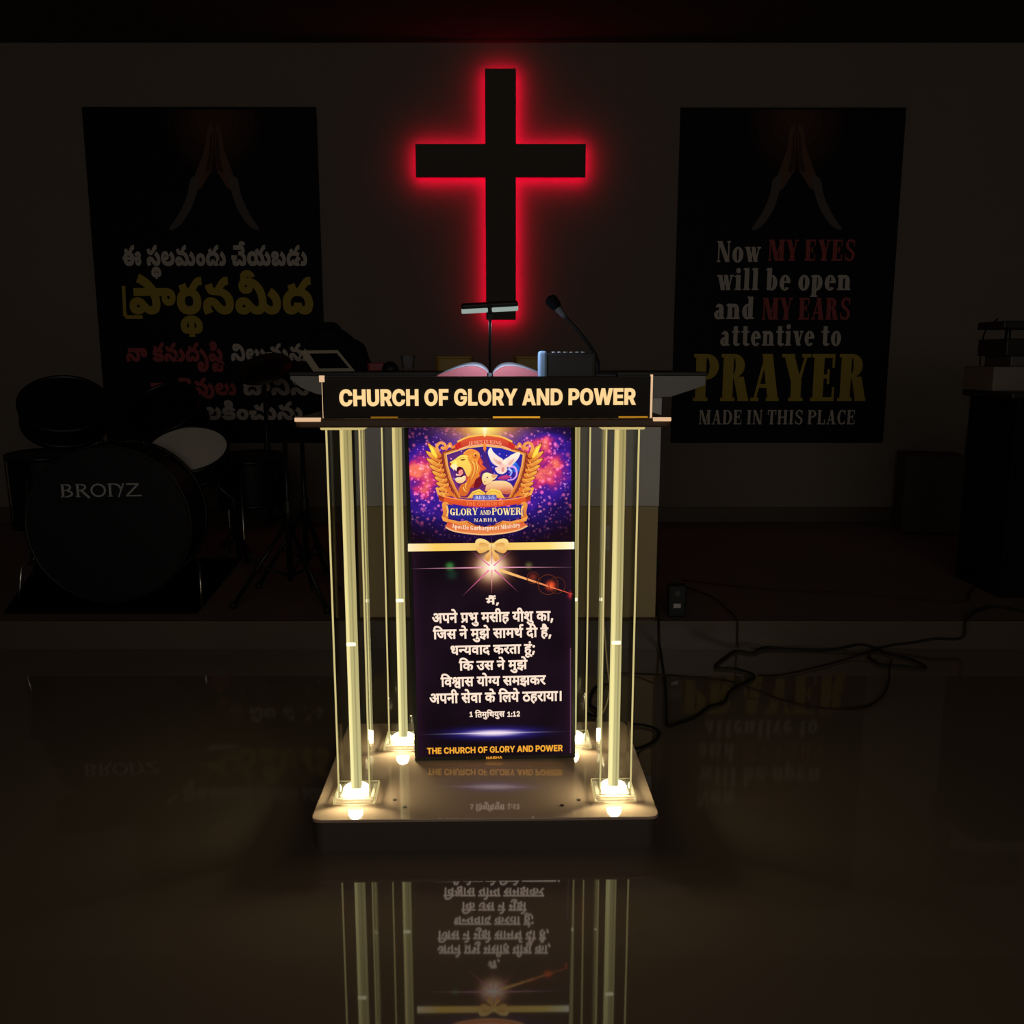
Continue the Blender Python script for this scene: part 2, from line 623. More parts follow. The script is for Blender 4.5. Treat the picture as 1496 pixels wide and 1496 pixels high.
            lstem(0.04, 0.72); bowl(0.44, 0.52, 0.18, 0.2, 0.17, 0.19, 0, 360); rect(0.25, 0.56, 0.44, 0.7); w = 0.60
        elif ch == 's':
            bowl(0.27, 0.53, 0.25, 0.2, W * .7, T, 20, 270); bowl(0.27, 0.19, 0.26, 0.21, W * .7, T, -160, 90); g.append([(0.04, 0.46), (0.27, 0.28), (0.5, 0.26), (0.27, 0.44)]); w = 0.54
        elif ch == 't':
            rect(0.12, 0.1, 0.12 + W, 0.95); rect(0.0, 0.72 - T, 0.52, 0.72); bowl(0.36, 0.16, 0.24, 0.18, W * .9, T, 180, 340); w = 0.54
        elif ch == 'u':
            rect(0.06, 0.2, 0.06 + W, 0.72); ser(0.14, 0.72, 0.3, False); rect(0.44, 0, 0.44 + W, 0.72); ser(0.6, 0, 0.3, True); ser(0.52, 0.72, 0.3, False); bowl(0.32, 0.24, 0.26, 0.26, W, T, 180, 360); w = 0.76
        elif ch == 'v' or ch == 'y':
            diag(0.26, 0, 0.02, 0.72, W); diag(0.34, 0, 0.52, 0.72, T); ser(0.15, 0.72, 0.36, False); ser(0.56, 0.72, 0.24, False)
            if ch == 'y': diag(0.2, -0.3, 0.34, 0.05, T * 1.3); bowl(0.17, -0.24, 0.12, 0.11, 0.11, 0.1, 0, 360)
            w = 0.66
        elif ch == 'w':
            diag(0.22, 0, 0.02, 0.72, W * .9); diag(0.30, 0, 0.44, 0.72, T); diag(0.54, 0, 0.36, 0.72, W * .9); diag(0.62, 0, 0.80, 0.72, T); ser(0.13, 0.72, 0.32, False); ser(0.84, 0.72, 0.24, False); w = 0.94
        elif ch in '.':
            bowl(0.12, 0.1, 0.12, 0.11, 0.11, 0.1, 0, 360); w = 0.24
        elif ch == ':':
            bowl(0.12, 0.1, 0.12, 0.11, 0.11, 0.1, 0, 360); bowl(0.12, 0.55, 0.12, 0.11, 0.11, 0.1, 0, 360); w = 0.24
        elif ch == '5':
            rect(0.1, 0.9, 0.6, 1); rect(0.1, 0.5, 0.2, 1); bowl(0.3, 0.3, 0.32, 0.32, W * .8, T, -150, 110); w = 0.64
        letter_ = []
        for poly in g:
            if sum(poly[i - 1][0] * poly[i][1] - poly[i][0] * poly[i - 1][1] for i in range(len(poly))) < 0:
                poly = poly[::-1]
            letter_.append([(px + X, py) for px, py in poly])
        out.append(letter_)
        X += w + gap
    return out
def fit(glyphs, x0, x1, zb, zt=None, ref=None, curve=0.0, slope=0.0):
    """scale glyph groups to run from x0 to x1 with the baseline at zb; the height ref reaches zt"""
    xs = [p[0] for g in glyphs for c in g for p in c]
    a, b = min(xs), max(xs)
    sx = (x1 - x0) / (b - a)
    sz = sx if zt is None else (zt - zb) / ref
    mid = (x0 + x1) / 2
    hw = (x1 - x0) / 2
    def f(p):
        x = x0 + (p[0] - a) * sx
        return (x, zb + p[1] * sz + curve * ((x - mid) / hw) ** 2 + slope * (x - mid) / hw)
    return [[[f(p) for p in c] for c in g] for g in glyphs]
def letter(mb, glyphs, y, ink=(1, 1, 1), m=0, depth=0.0, ink2=None):
    for g in glyphs:
        tess(mb, g, y, m, ink, ink2)
        if depth:
            extrude_walls(mb, g, y, y + depth, m, ink)

# ------------------------------------------------------------------ letter outlines (font units; '~' marks curve control points)
GLYPHS = {
'.': (269, '135 -10 98 -10~ 48 40~ 48 77 48 114~ 98 163~ 135 163 172 163~ 222 114~ 222 77 222 40~ 172 -10~'),
'1': (646, '83 0 83 127 581 127 581 0/431 728 431 0 274 0 274 590 269 590 104 473 104 615 265 728'),
'2': (646, '66 0 66 113 326 352 358 383~ 403 432~ 426 481~ 426 510 426 542~ 398 588~ 349 612~ 317 612 284 612~ 235 586~ 208 537~ 208 502 58 502 58 574~ 124 679~ 241 737~ 318 737 397 737~ 514 682~ 579 585~ 579 521 579 480~ 547 400~ 464 302~ 388 233 285 134 285 128 588 128 588 0'),
'5': (646, '317 -10 241 -10~ 121 46~ 52 144~ 51 207 204 207 205 180~ 236 137~ 287 114~ 317 114 352 114~ 407 145~ 438 202~ 438 239 438 277~ 406 334~ 351 367~ 315 367 282 367~ 223 340~ 207 317 67 342 101 728 549 728 549 598 231 598 213 418 217 418 236 446~ 314 482~ 362 482 411 482~ 495 447~ 556 383~ 590 295~ 590 243 590 170~ 521 55~ 398 -10~'),
':': (269, '135 -10 98 -10~ 48 40~ 48 77 48 114~ 98 163~ 135 163 172 163~ 222 114~ 222 77 222 40~ 172 -10~/135 348 98 348~ 48 398~ 48 434 48 471~ 98 521~ 135 521 172 521~ 222 471~ 222 434 222 398~ 172 348~'),
'A': (755, '24 0 270 728 478 728 731 0 556 0 445 339 422 411~ 378 579~ 355 675 389 675 367 579~ 326 410~ 305 339 198 0/182 164 182 286 573 286 573 164'),
'B': (663, '62 0 62 728 356 728 436 728~ 544 680~ 598 596~ 598 542 598 499~ 564 435~ 504 393~ 466 385 466 377 508 376~ 581 332~ 627 255~ 627 201 627 144~ 569 52~ 458 0~ 376 0/220 129 342 129 405 129~ 464 177~ 464 218 464 247~ 435 293~ 382 319~ 346 319 220 319/220 424 331 424 362 424~ 411 446~ 439 486~ 439 514 439 553~ 384 600~ 334 600 220 600'),
'C': (741, '384 -10 287 -10~ 133 78~ 44 245~ 44 363 44 483~ 134 650~ 288 737~ 384 737 447 737~ 555 702~ 639 635~ 692 538~ 700 476 541 476 536 505~ 510 550~ 470 582~ 418 598~ 387 598 332 598~ 249 543~ 204 438~ 204 363 204 287~ 250 182~ 332 129~ 387 129 417 129~ 469 146~ 509 178~ 536 223~ 541 252 701 252 695 202~ 648 108~ 567 34~ 455 -10~'),
'D': (722, '323 0 132 0 132 135 315 135 383 135~ 475 182~ 521 284~ 521 364 521 444~ 474 545~ 383 592~ 315 592 129 592 129 728 324 728 434 728~ 593 640~ 678 477~ 678 364 678 251~ 593 87~ 433 0~/220 728 220 0 62 0 62 728'),
'E': (608, '62 0 62 728 556 728 556 598 220 598 220 431 530 431 530 304 220 304 220 130 557 130 557 0'),
'F': (586, '62 0 62 728 547 728 547 598 220 598 220 401 515 401 515 274 220 274 220 0'),
'G': (751, '389 -10 286 -10~ 131 81~ 44 248~ 44 363 44 481~ 135 649~ 289 737~ 386 737 448 737~ 554 702~ 638 636~ 690 546~ 697 492 537 492 530 517~ 504 556~ 466 584~ 418 598~ 388 598 333 598~ 250 544~ 204 439~ 204 364 204 290~ 249 185~ 333 129~ 390 129 441 129~ 514 166~ 552 232~ 552 277 584 273 399 273 399 391 705 391 705 298 705 202~ 623 64~ 481 -10~'),
'H': (747, '62 0 62 728 220 728 220 437 527 437 527 728 685 728 685 0 527 0 527 307 220 307 220 0'),
'L': (565, '62 0 62 728 220 728 220 130 530 130 530 0'),
'N': (763, '62 0 62 728 237 728 457 374 476 344~ 512 276~ 550 194~ 569 141 553 141 550 182~ 544 275~ 540 363~ 540 393 540 728 701 728 701 0 526 0 325 322 302 361~ 262 433~ 220 519~ 192 578 211 578 214 526~ 220 428~ 224 348~ 224 322 224 0'),
'O': (771, '386 -10 289 -10~ 134 78~ 44 245~ 44 363 44 483~ 134 650~ 289 737~ 386 737 483 737~ 637 650~ 727 483~ 727 363 727 244~ 637 78~ 483 -10~/386 129 441 129~ 522 183~ 567 288~ 567 363 567 439~ 522 544~ 441 598~ 386 598 331 598~ 249 544~ 204 439~ 204 363 204 288~ 249 183~ 331 129~'),
'P': (650, '62 0 62 728 351 728 434 728~ 551 664~ 613 553~ 613 480 613 407~ 550 296~ 431 234~ 347 234 164 234 164 360 321 360 365 360~ 422 390~ 451 444~ 451 480 451 516~ 422 569~ 364 598~ 321 598 220 598 220 0'),
'R': (659, '62 0 62 728 351 728 434 728~ 551 669~ 613 562~ 613 489 613 416~ 550 311~ 431 256~ 347 256 156 256 156 383 321 383 365 383~ 422 406~ 451 453~ 451 489 451 525~ 422 573~ 364 598~ 321 598 220 598 220 0/465 0 288 332 458 332 639 0'),
'T': (671, '35 598 35 728 636 728 636 598 414 598 414 0 257 0 257 598'),
'U': (730, '365 -10 274 -10~ 138 57~ 62 176~ 62 256 62 728 220 728 220 269 220 228~ 256 165~ 321 129~ 365 129 409 129~ 474 165~ 510 228~ 510 269 510 728 668 728 668 256 668 176~ 592 57~ 456 -10~'),
'V': (755, '277 0 24 728 199 728 310 389 332 318~ 376 153~ 399 58 365 58 388 154~ 429 318~ 450 389 557 728 731 728 484 0'),
'W': (1045, '218 0 24 728 196 728 276 383 287 336~ 304 230~ 320 123~ 328 75 300 75 309 123~ 327 230~ 346 336~ 357 383 441 728 604 728 688 383 699 336~ 718 230~ 736 123~ 745 75 716 75 724 123~ 741 230~ 759 336~ 769 383 849 728 1022 728 826 0 647 0 555 359 539 424~ 516 574~ 503 651 542 651 527 575~ 508 427~ 490 359 398 0'),
'Y': (739, '293 0 293 270 24 728 208 728 328 502 346 469~ 374 402~ 389 357 357 357 371 403~ 399 469~ 416 502 531 728 715 728 450 270 450 0'),
'd50': (598, '509 551 509 0 428 0 428 250 207 250 207 213 207 180~ 178 151~ 159 151 140 151~ 98 176~ 62 215~ 39 259~ 39 278 39 296~ 66 321~ 100 321 126 321 126 551 0 551 0 622 612 622 612 551/428 551 207 551 207 321 428 321'),
'd452': (0, '-179 615 -206 655~ -251 692~ -294 703~ -320 703 -340 703~ -382 691~ -402 682 -428 751 -405 761~ -355 773~ -326 773 -281 773~ -211 730~ -187 692 -183 694 -203 746~ -241 803~ -285 827~ -316 827 -340 827~ -372 819~ -386 813 -409 882 -370 896~ -318 896 -264 896~ -185 845~ -122 722~ -94 615/-113 816 -113 840~ -80 874~ -58 874 -35 874~ -2 840~ -2 816 -2 792~ -35 758~ -58 758 -80 758~ -113 792~'),
'd799': (268, '46 -129 61 -70~ 88 64~ 95 116 192 116 199 105 186 52~ 138 -74~ 113 -129'),
'd9': (764, '470 218 470 148~ 379 80~ 312 80 226 80~ 92 208~ 29 356 100 382 143 276~ 243 153~ 305 153 343 153~ 391 188~ 391 227 391 264~ 350 322~ 318 347 291 342~ 260 341 255 411 323 413~ 380 457~ 380 494 380 530~ 333 562~ 302 562 265 562~ 205 542~ 171 525 146 594 172 608~ 249 632~ 298 632 376 632~ 459 554~ 459 495 459 417~ 392 375 403 365~ 412 355 450 350~ 486 350 518 350~ 568 356~ 594 363 594 551 521 551 521 622 779 622 779 551 675 551 675 0 594 0 594 290 570 284~ 524 279~ 498 279 481 279~ 455 282 470 252~'),
'd46': (568, '479 551 479 0 398 0 398 191 369 172~ 301 146~ 254 146 214 146~ 149 173~ 128 194 103 221~ 79 294~ 79 358 79 551 0 551 0 622 583 622 583 551/398 551 160 551 160 369 160 328~ 166 280~ 179 251~ 190 240 213 217~ 263 217 303 217~ 373 255~ 398 280'),
'd44': (555, '0 622 569 622 569 551 466 551 466 0 385 0 385 298 204 298 204 244 204 216~ 176 188~ 153 188 129 188~ 75 230~ 37 290~ 37 318 37 341~ 64 369~ 98 369 385 369 385 551 0 551'),
'd75': (0, '-169 615 -190 694~ -231 785~ -281 823~ -315 823 -337 823~ -371 814~ -385 809 -409 882 -370 896~ -318 896 -264 896~ -185 845~ -122 722~ -94 615'),
'd3': (260, ''),
'd274': (568, '45 53 214 153 160 162~ 128 194 103 221~ 79 294~ 79 358 79 551 0 551 0 622 583 622 583 551 479 551 479 0 398 0 398 193 92 -13/398 551 160 551 160 369 160 328~ 166 280~ 179 251~ 190 240 213 217~ 262 217 301 217~ 373 255~ 398 280'),
'd49': (703, '174 632 211 632~ 269 611~ 291 586 309 567~ 332 499~ 332 437 332 321 533 321 533 551 402 551 402 622 717 622 717 551 614 551 614 0 533 0 533 250 332 250 332 213 332 180~ 303 151~ 283 151 264 151~ 222 176~ 186 215~ 164 259~ 164 278 164 296~ 191 321~ 224 321 253 321 253 426 253 473~ 243 523~ 232 538 212 568~ 169 568 142 568~ 114 542~ 114 521 114 493~ 161 463~ 218 460 210 389 135 395~ 46 456~ 46 520 46 579~ 122 632~'),
'd69': (0, '-248 -12 -194 11~ -136 11 -61 11~ 22 -66~ 22 -129 22 -190~ -71 -268~ -157 -268 -254 -268~ -395 -176~ -455 -100 -394 -57 -355 -105~ -285 -167~ -206 -196~ -157 -196 -51 -196~ -51 -122 -51 -89~ -100 -57~ -131 -57 -158 -57~ -201 -68~ -222 -79'),
'd60': (676, '587 551 587 0 506 0 506 266 477 257~ 419 251~ 380 251 338 251~ 245 266~ 212 277 192 264~ 167 253 208 201~ 319 91~ 380 42 326 -12 270 37~ 171 137~ 95 225~ 73 256 51 287~ 40 323~ 40 340 40 359~ 70 393~ 104 393 129 393~ 166 370~ 181 350 202 369~ 217 428~ 217 458 217 488~ 208 536~ 201 551 0 551 0 622 691 622 691 551/369 322 408 322~ 472 330~ 506 339 506 551 281 551 288 534~ 298 488~ 298 458 298 416~ 279 354~ 262 333 314 322~'),
'd68': (259, '-185 615 -202 650~ -220 714~ -220 748 -220 813~ -136 896~ -61 896 -1 896~ 79 839~ 137 718~ 163 622 273 622 273 551 170 551 170 0 89 0 89 551 0 551 0 622 87 622 59 726~ -2 825~ -57 825 -97 825~ -139 776~ -139 733 -139 699~ -119 644~ -105 615'),
'd61': (531, '321 69 357 80~ 403 116~ 403 148 403 186~ 345 229~ 280 229 211 229~ 138 172~ 138 124 138 93~ 161 35~ 232 -36~ 302 -89 248 -142 157 -71~ 58 53~ 58 130 58 168~ 89 227~ 115 248 96 266~ 69 318~ 69 352 69 380~ 89 420~ 106 433 129 450~ 188 465~ 229 465 361 465 361 551 0 551 0 622 546 622 546 551 442 551 442 394 230 394 199 394~ 173 388~ 164 381 149 369~ 149 347 149 327~ 169 296~ 183 284 230 300~ 284 300 353 300~ 440 258~ 481 191~ 481 153 481 95~ 413 19~ 348 2'),
'd51': (580, '595 622 595 551 491 551 491 0 410 0 410 179 382 161~ 304 132~ 253 132 163 132~ 52 253~ 38 353 100 366~ 160 413~ 160 457 160 485~ 137 533~ 123 551 0 551 0 622/129 301 149 252~ 210 203~ 259 203 309 203~ 383 245~ 410 274 410 551 211 551 240 499~ 240 445 240 337~'),
'd58': (680, '122 189 87 189~ 40 224~ 40 255 40 284~ 76 314~ 104 314 122 314~ 161 299~ 191 276 241 292~ 305 378~ 305 443 305 499~ 246 566~ 199 566 168 566~ 138 539~ 138 516 138 501~ 157 466~ 214 442~ 270 440 253 370 159 376~ 66 459~ 66 517 66 568~ 137 632~ 204 632 251 632~ 333 589~ 384 504~ 384 440 384 371~ 315 254~ 254 221 299 182~ 383 87~ 414 43 350 -1 299 71~ 216 164~ 179 194 152 189~/591 551 591 0 510 0 510 551 421 551 421 622 695 622 695 551'),
'd25': (762, '777 551 452 551 452 349 500 399~ 569 399 634 399~ 716 316~ 716 239 716 193~ 686 89~ 651 39 579 80 604 112~ 636 196~ 636 237 636 284~ 597 330~ 562 330 508 330~ 452 258 452 0 371 0 371 174 347 154~ 276 118~ 226 118 179 118~ 96 156~ 46 233~ 46 290 46 370~ 156 464~ 244 464 267 464~ 324 457~ 339 454 333 381 317 385~ 268 391~ 249 391 191 391~ 127 339~ 127 292 127 239~ 188 188~ 228 188 272 188~ 341 230~ 371 260 371 551 0 551 0 622 777 622'),
'd66': (259, '170 551 170 0 89 0 89 551 0 551 0 622 273 622 273 551'),
'd67': (259, '89 551 0 551 0 622 80 622 68 644~ 53 694~ 53 724 53 802~ 169 896~ 266 896 407 896~ 625 743~ 704 615 620 615 467 824~ 283 824 213 824~ 134 765~ 134 714 134 684~ 153 639~ 165 622 273 622 273 551 170 551 170 0 89 0'),
'd32': (742, '653 551 653 0 572 0 572 370 435 370 394 370~ 378 373 414 343~ 458 263~ 458 218 458 172~ 417 110~ 350 80~ 310 80 257 80~ 161 141~ 73 282~ 31 401 102 426 148 292~ 248 153~ 306 153 338 153~ 379 187~ 379 227 379 271~ 318 349~ 273 377 302 441 572 441 572 551 0 551 0 622 757 622 757 551'),
'd33': (756, '271 222 242 222~ 184 208~ 161 197 114 225~ 50 301~ 50 352 50 380~ 70 420~ 87 433 110 450~ 167 465~ 218 465 314 465 314 551 0 551 0 622 771 622 771 551 667 551 667 0 586 0 586 209 561 202~ 513 197~ 484 197 464 197~ 438 202 447 180~ 447 154 447 89~ 364 14~ 289 4 318 -8~ 381 -30~ 415 -40 382 -110 325 -84~ 221 -27~ 176 1 117 4~ 48 33~ 48 65 48 87~ 75 116~ 101 116 121 116~ 164 95~ 194 70 208 68~ 219 68 289 68~ 366 109~ 366 153 366 186~ 317 222~/480 268 534 268~ 586 283 586 551 395 551 395 394 211 394 180 394~ 154 388~ 145 381 130 369~ 130 347 130 323~ 158 290~ 174 277 220 294~ 275 294 317 294~ 352 281 380 275~ 441 268~'),
'd41': (642, '553 551 553 0 472 0 472 180 443 161~ 363 132~ 308 132 223 132~ 104 229~ 83 322 178 342~ 255 413~ 255 467 255 517~ 208 568~ 171 568 146 568~ 114 544~ 114 521 114 470~ 195 461 187 391 122 400~ 46 461~ 46 519 46 575~ 119 632~ 172 632 213 632~ 288 597~ 336 525~ 336 469 336 395~ 256 303~ 182 274 205 238~ 263 203~ 314 203 366 203~ 440 243~ 472 275 472 551 390 551 390 622 656 622 656 551'),
'd181': (0, '-190 615 -211 650~ -240 726~ -240 762 -240 829~ -151 896~ -85 896 -53 896~ 1 883~ 21 872 -1 806 -18 815~ -56 827~ -78 827 -118 827~ -160 782~ -160 747 -160 714~ -133 651~ -108 615'),
'd42': (520, '413 -58 392 -24~ 354 46~ 342 73 330 71~ 302 68~ 287 68 245 68~ 160 89~ 89 136~ 46 215~ 46 272 46 316~ 77 379~ 102 401 135 430~ 231 456~ 290 456 295 456 295 551 0 551 0 622 534 622 534 551 376 551 376 385 327 385 269 385~ 198 371~ 173 355 151 340~ 126 294~ 126 262 126 209~ 205 140~ 287 140 293 140~ 305 140~ 312 141 306 161~ 306 176 306 211~ 348 240~ 373 240 416 240~ 461 191~ 461 162 461 130~ 432 95~ 410 86 422 62~ 455 11~ 480 -24'),
'd653': (259, '89 551 0 551 0 622 86 622 48 727~ -35 825~ -97 825 -143 825~ -192 773~ -192 729 -192 696~ -172 641~ -159 615 -239 615 -273 679~ -273 743 -273 811~ -183 896~ -104 896 -6 896~ 116 764~ 164 622 273 622 273 551 170 551 170 0 89 0'),
'd76': (0, '-179 615 -206 655~ -251 692~ -294 703~ -320 703 -340 703~ -382 691~ -402 682 -428 751 -405 761~ -355 773~ -326 773 -281 773~ -211 730~ -187 692 -183 694 -203 746~ -241 803~ -285 827~ -316 827 -340 827~ -372 819~ -386 813 -409 882 -370 896~ -318 896 -264 896~ -185 845~ -122 722~ -94 615'),
'd43': (615, '630 551 526 551 526 0 445 0 445 150 414 130~ 341 103~ 283 103 206 103~ 111 184~ 111 251 111 278~ 129 328~ 148 348 101 366~ 42 437~ 42 493 42 553~ 124 632~ 187 632 240 632~ 311 576~ 311 531 311 484~ 271 443 210 482 221 492~ 230 515~ 230 526 230 541~ 210 568~ 184 568 156 568~ 116 524~ 116 489 116 457~ 147 418~ 196 400~ 223 397 253 405~ 288 405 299 405~ 326 403~ 333 402 326 332 320 333~ 303 333~ 298 333 248 333~ 191 292~ 191 254 191 213~ 248 173~ 292 173 345 173~ 419 216~ 445 245 445 551 383 551 383 622 630 622'),
'd202': (358, '0 622 373 622 373 551 0 551/204 298 204 244 204 216~ 176 188~ 153 188 129 188~ 75 230~ 37 290~ 37 318 37 341~ 64 369~ 98 369 385 369 385 298'),
'd57': (556, '571 551 467 551 467 0 387 0 387 165 361 147~ 286 118~ 233 118 179 118~ 95 160~ 46 235~ 46 286 46 372~ 161 464~ 255 464 268 464~ 307 461~ 344 457~ 354 454 349 381 330 385~ 282 391~ 259 391 197 391~ 127 337~ 127 287 127 236~ 190 188~ 235 188 287 188~ 362 233~ 387 260 387 551 0 551 0 622 571 622'),
'd52': (409, '395 42 341 -12 282 37~ 178 137~ 98 225~ 75 256 53 287~ 40 323~ 40 340 40 359~ 70 393~ 104 393 129 393~ 166 370~ 181 349 220 369~ 256 429~ 256 468 256 491~ 246 536~ 239 551 0 551 0 622 424 622 424 551 320 551 336 516~ 336 458 336 403~ 292 327~ 216 274~ 167 254 212 202~ 331 91~'),
'd40': (570, '481 551 481 0 400 0 400 328 291 328 230 328~ 169 316~ 150 299 126 280~ 126 237 126 188~ 200 97~ 271 40 217 -12 171 28~ 92 108~ 45 194~ 45 242 45 277~ 72 333~ 93 351 122 376~ 204 399~ 272 399 400 399 400 551 0 551 0 622 584 622 584 551'),
'd405': (531, '284 300 355 300~ 442 260~ 481 196~ 481 160 481 107~ 419 39~ 360 18 333 85 365 96~ 404 129~ 404 157 404 191~ 347 229~ 282 229 205 229~ 138 175~ 138 135 138 112~ 159 61~ 225 3~ 293 -31 358 -37~ 458 -94~ 536 -180~ 568 -229 507 -268 452 -185~ 341 -98~ 267 -98 216 -98~ 165 -136~ 165 -168 165 -206~ 214 -236~ 245 -236 273 -236~ 315 -225~ 336 -215 361 -285 335 -295~ 278 -308~ 251 -308 176 -308~ 91 -229~ 91 -166 91 -127~ 136 -63~ 177 -46 113 -2~ 58 86~ 58 137 58 172~ 88 229~ 113 249 95 267~ 69 318~ 69 352 69 380~ 89 420~ 106 433 129 450~ 188 465~ 229 465 361 465 361 551 0 551 0 622 546 622 546 551 442 551 442 394 230 394 199 394~ 173 388~ 164 381 149 369~ 149 347 149 328~ 168 297~ 182 285 229 300~'),
'd6': (0, '-185 772 -185 796~ -152 830~ -130 830 -107 830~ -75 796~ -75 772 -75 748~ -107 714~ -130 714 -152 714~ -185 748~'),
'd814': (294, '147 414 121 414~ 85 446~ 85 482 85 520~ 121 550~ 147 550 173 550~ 209 520~ 209 482 209 446~ 173 414~/190 116 197 105 184 52~ 136 -74~ 111 -129 44 -129 59 -70~ 86 64~ 93 116'),
'd13': (548, '0 622 563 622 563 551 453 551 485 512~ 485 464 485 374~ 406 328 442 296~ 499 211~ 499 152 499 102~ 454 34~ 376 0~ 328 0 271 0~ 168 61~ 73 199~ 29 313 100 338 128 260~ 195 141~ 274 74~ 320 74 361 74~ 414 111~ 414 160 414 201~ 369 270~ 329 301 299 295~ 264 294 259 364 333 366~ 404 414~ 404 463 404 493~ 374 538~ 351 551 0 551'),
'd559': (696, '607 551 607 -137 526 -137 526 -61 502 -75~ 436 -95~ 395 -95 346 -95~ 269 -56~ 225 14~ 225 61 225 133~ 324 214~ 405 214 423 214~ 480 209~ 494 204 488 135 472 139~ 433 146~ 414 146 363 146~ 305 101~ 305 57 305 14~ 363 -26~ 407 -26 444 -26~ 504 2~ 526 21 526 248 456 253~ 312 290~ 257 314 214 286~ 123 229~ 76 202 28 270 69 290~ 146 333~ 183 354 130 392~ 89 464~ 89 503 89 556~ 174 632~ 247 632 313 632~ 399 559~ 399 500 399 457~ 354 388~ 319 361 402 329~ 526 321 526 551 462 551 462 622 710 622 710 551/248 393 281 415~ 318 469~ 318 500 318 534~ 278 566~ 244 566 215 566~ 168 532~ 168 497 168 473~ 202 419~'),
'd79': (259, '170 551 170 0 89 0 89 551 0 551 0 622 273 622 273 551/90 615 69 694~ 28 785~ -22 823~ -56 823 -78 823~ -112 814~ -126 809 -150 882 -111 896~ -59 896 -5 896~ 74 845~ 137 722~ 165 615'),
'd185': (281, '208 551 208 234 208 208~ 183 178~ 160 178 134 178~ 79 220~ 41 280~ 41 308 41 331~ 68 359~ 102 359 127 359 127 551 0 551 0 622 296 622 296 551'),
'd54': (678, '0 551 0 622 693 622 693 551 589 551 589 0 508 0 508 355 502 356~ 494 356 470 356~ 420 332~ 374 269~ 356 208 279 232 291 278~ 311 313 287 331~ 239 353~ 209 353 169 353~ 126 307~ 126 271 126 233~ 169 164~ 251 89~ 309 40 255 -12 197 38~ 101 129~ 45 222~ 45 275 45 328~ 94 395~ 168 426~ 204 426 248 426~ 321 397~ 354 370 412 426~ 499 426 504 426~ 508 426 508 551'),
'd36': (585, '600 551 371 551 371 414 451 384~ 539 271~ 539 198 539 128~ 473 41~ 363 0~ 297 0 184 0~ 46 113~ 46 216 46 283~ 114 374~ 225 420~ 287 420 290 420 290 551 0 551 0 622 600 622/293 72 364 72~ 458 133~ 458 200 458 248~ 400 325~ 343 349 308 349 234 349~ 187 321 159 304~ 126 249~ 126 210 126 140~ 221 72~'),
'd104': (379, '194 622 275 622 275 0 194 0'),
't12': (1097, '901 0 844 0~ 770 40~ 734 102~ 734 134 734 171~ 767 222~ 815 257~ 838 269 946 238 901 220~ 857 188~ 857 160 857 143~ 880 120~ 901 120 922 120~ 946 138~ 946 160 946 180~ 913 205~ 878 205 29 205 29 314 817 314 869 314~ 938 306~ 986 290~ 1004 278 1032 260~ 1072 202~ 1072 157 1072 90~ 985 0~/911 497 972 497~ 1039 459~ 1066 401~ 1066 372 1066 338~ 1035 284~ 985 247~ 956 237 855 287 897 310~ 931 341~ 931 359 931 372~ 916 385~ 902 385 884 385~ 854 361~ 838 341 715 387 748 432~ 844 497~/76 243 76 313~ 139 433~ 274 508~ 380 508 480 508~ 614 438~ 682 318~ 682 241 682 167~ 616 53~ 481 -12~ 377 -12 273 -12~ 139 54~ 76 170~/257 253 257 198~ 317 138~ 375 138 416 138~ 472 164~ 501 214~ 501 250 501 286~ 473 339~ 421 368~ 383 368 342 368~ 285 339~ 257 287~/352 382 295 382~ 212 419~ 158 499~ 142 564 310 607 320 557~ 343 508~ 362 508 378 508~ 403 526~ 426 554 474 613 510 658~ 574 710~ 652 734~ 708 734 716 594 689 593~ 645 580~ 606 552~ 584 526 553 489 535 467~ 479 417~ 402 382~'),
't3': (283, ''),
't57': (824, '568 -12 522 -12~ 437 8~ 350 67~ 301 123 284 144~ 262 165~ 246 172~ 236 172 223 172~ 210 153~ 210 140 210 119~ 231 72~ 253 40 68 -16 50 18~ 26 103~ 26 150 26 199~ 73 276~ 161 321~ 222 321 266 321~ 338 300~ 410 249~ 454 204 479 179~ 515 150~ 546 137~ 563 137 586 137~ 608 164~ 608 193 608 229~ 577 291~ 517 346~ 475 370 574 509 636 478~ 735 389~ 793 276~ 793 207 793 146~ 747 47~ 648 -12~/258 382 201 382~ 118 419~ 64 499~ 48 564 216 607 226 557~ 249 508~ 268 508 284 508~ 309 526~ 332 554 380 613 416 658~ 480 710~ 558 734~ 614 734 622 594 595 593~ 551 580~ 512 552~ 490 526 459 489 441 467~ 385 417~ 308 382~'),
't487': (0, '-178 -407 -225 -407~ -289 -376~ -314 -346 -293 -344 -321 -376~ -389 -407~ -431 -407 -478 -407~ -543 -368~ -576 -301~ -576 -259 -576 -198~ -509 -104~ -387 -50~ -305 -50 -221 -50~ -99 -104~ -33 -199~ -33 -260 -33 -301~ -65 -368~ -129 -407~/-208 -301 -193 -301~ -175 -283~ -175 -258 -175 -211~ -242 -156~ -305 -156 -371 -156~ -435 -211~ -435 -258 -435 -281~ -416 -301~ -401 -301 -384 -301~ -366 -280~ -362 -271 -247 -271 -242 -284~ -224 -301~/-372 -469 -367 -387 -245 -387 -237 -469/-371 -219 -371 -197~ -338 -175~ -305 -175 -270 -175~ -239 -198~ -239 -219 -239 -242~ -271 -261~ -305 -261 -339 -261~ -371 -241~'),
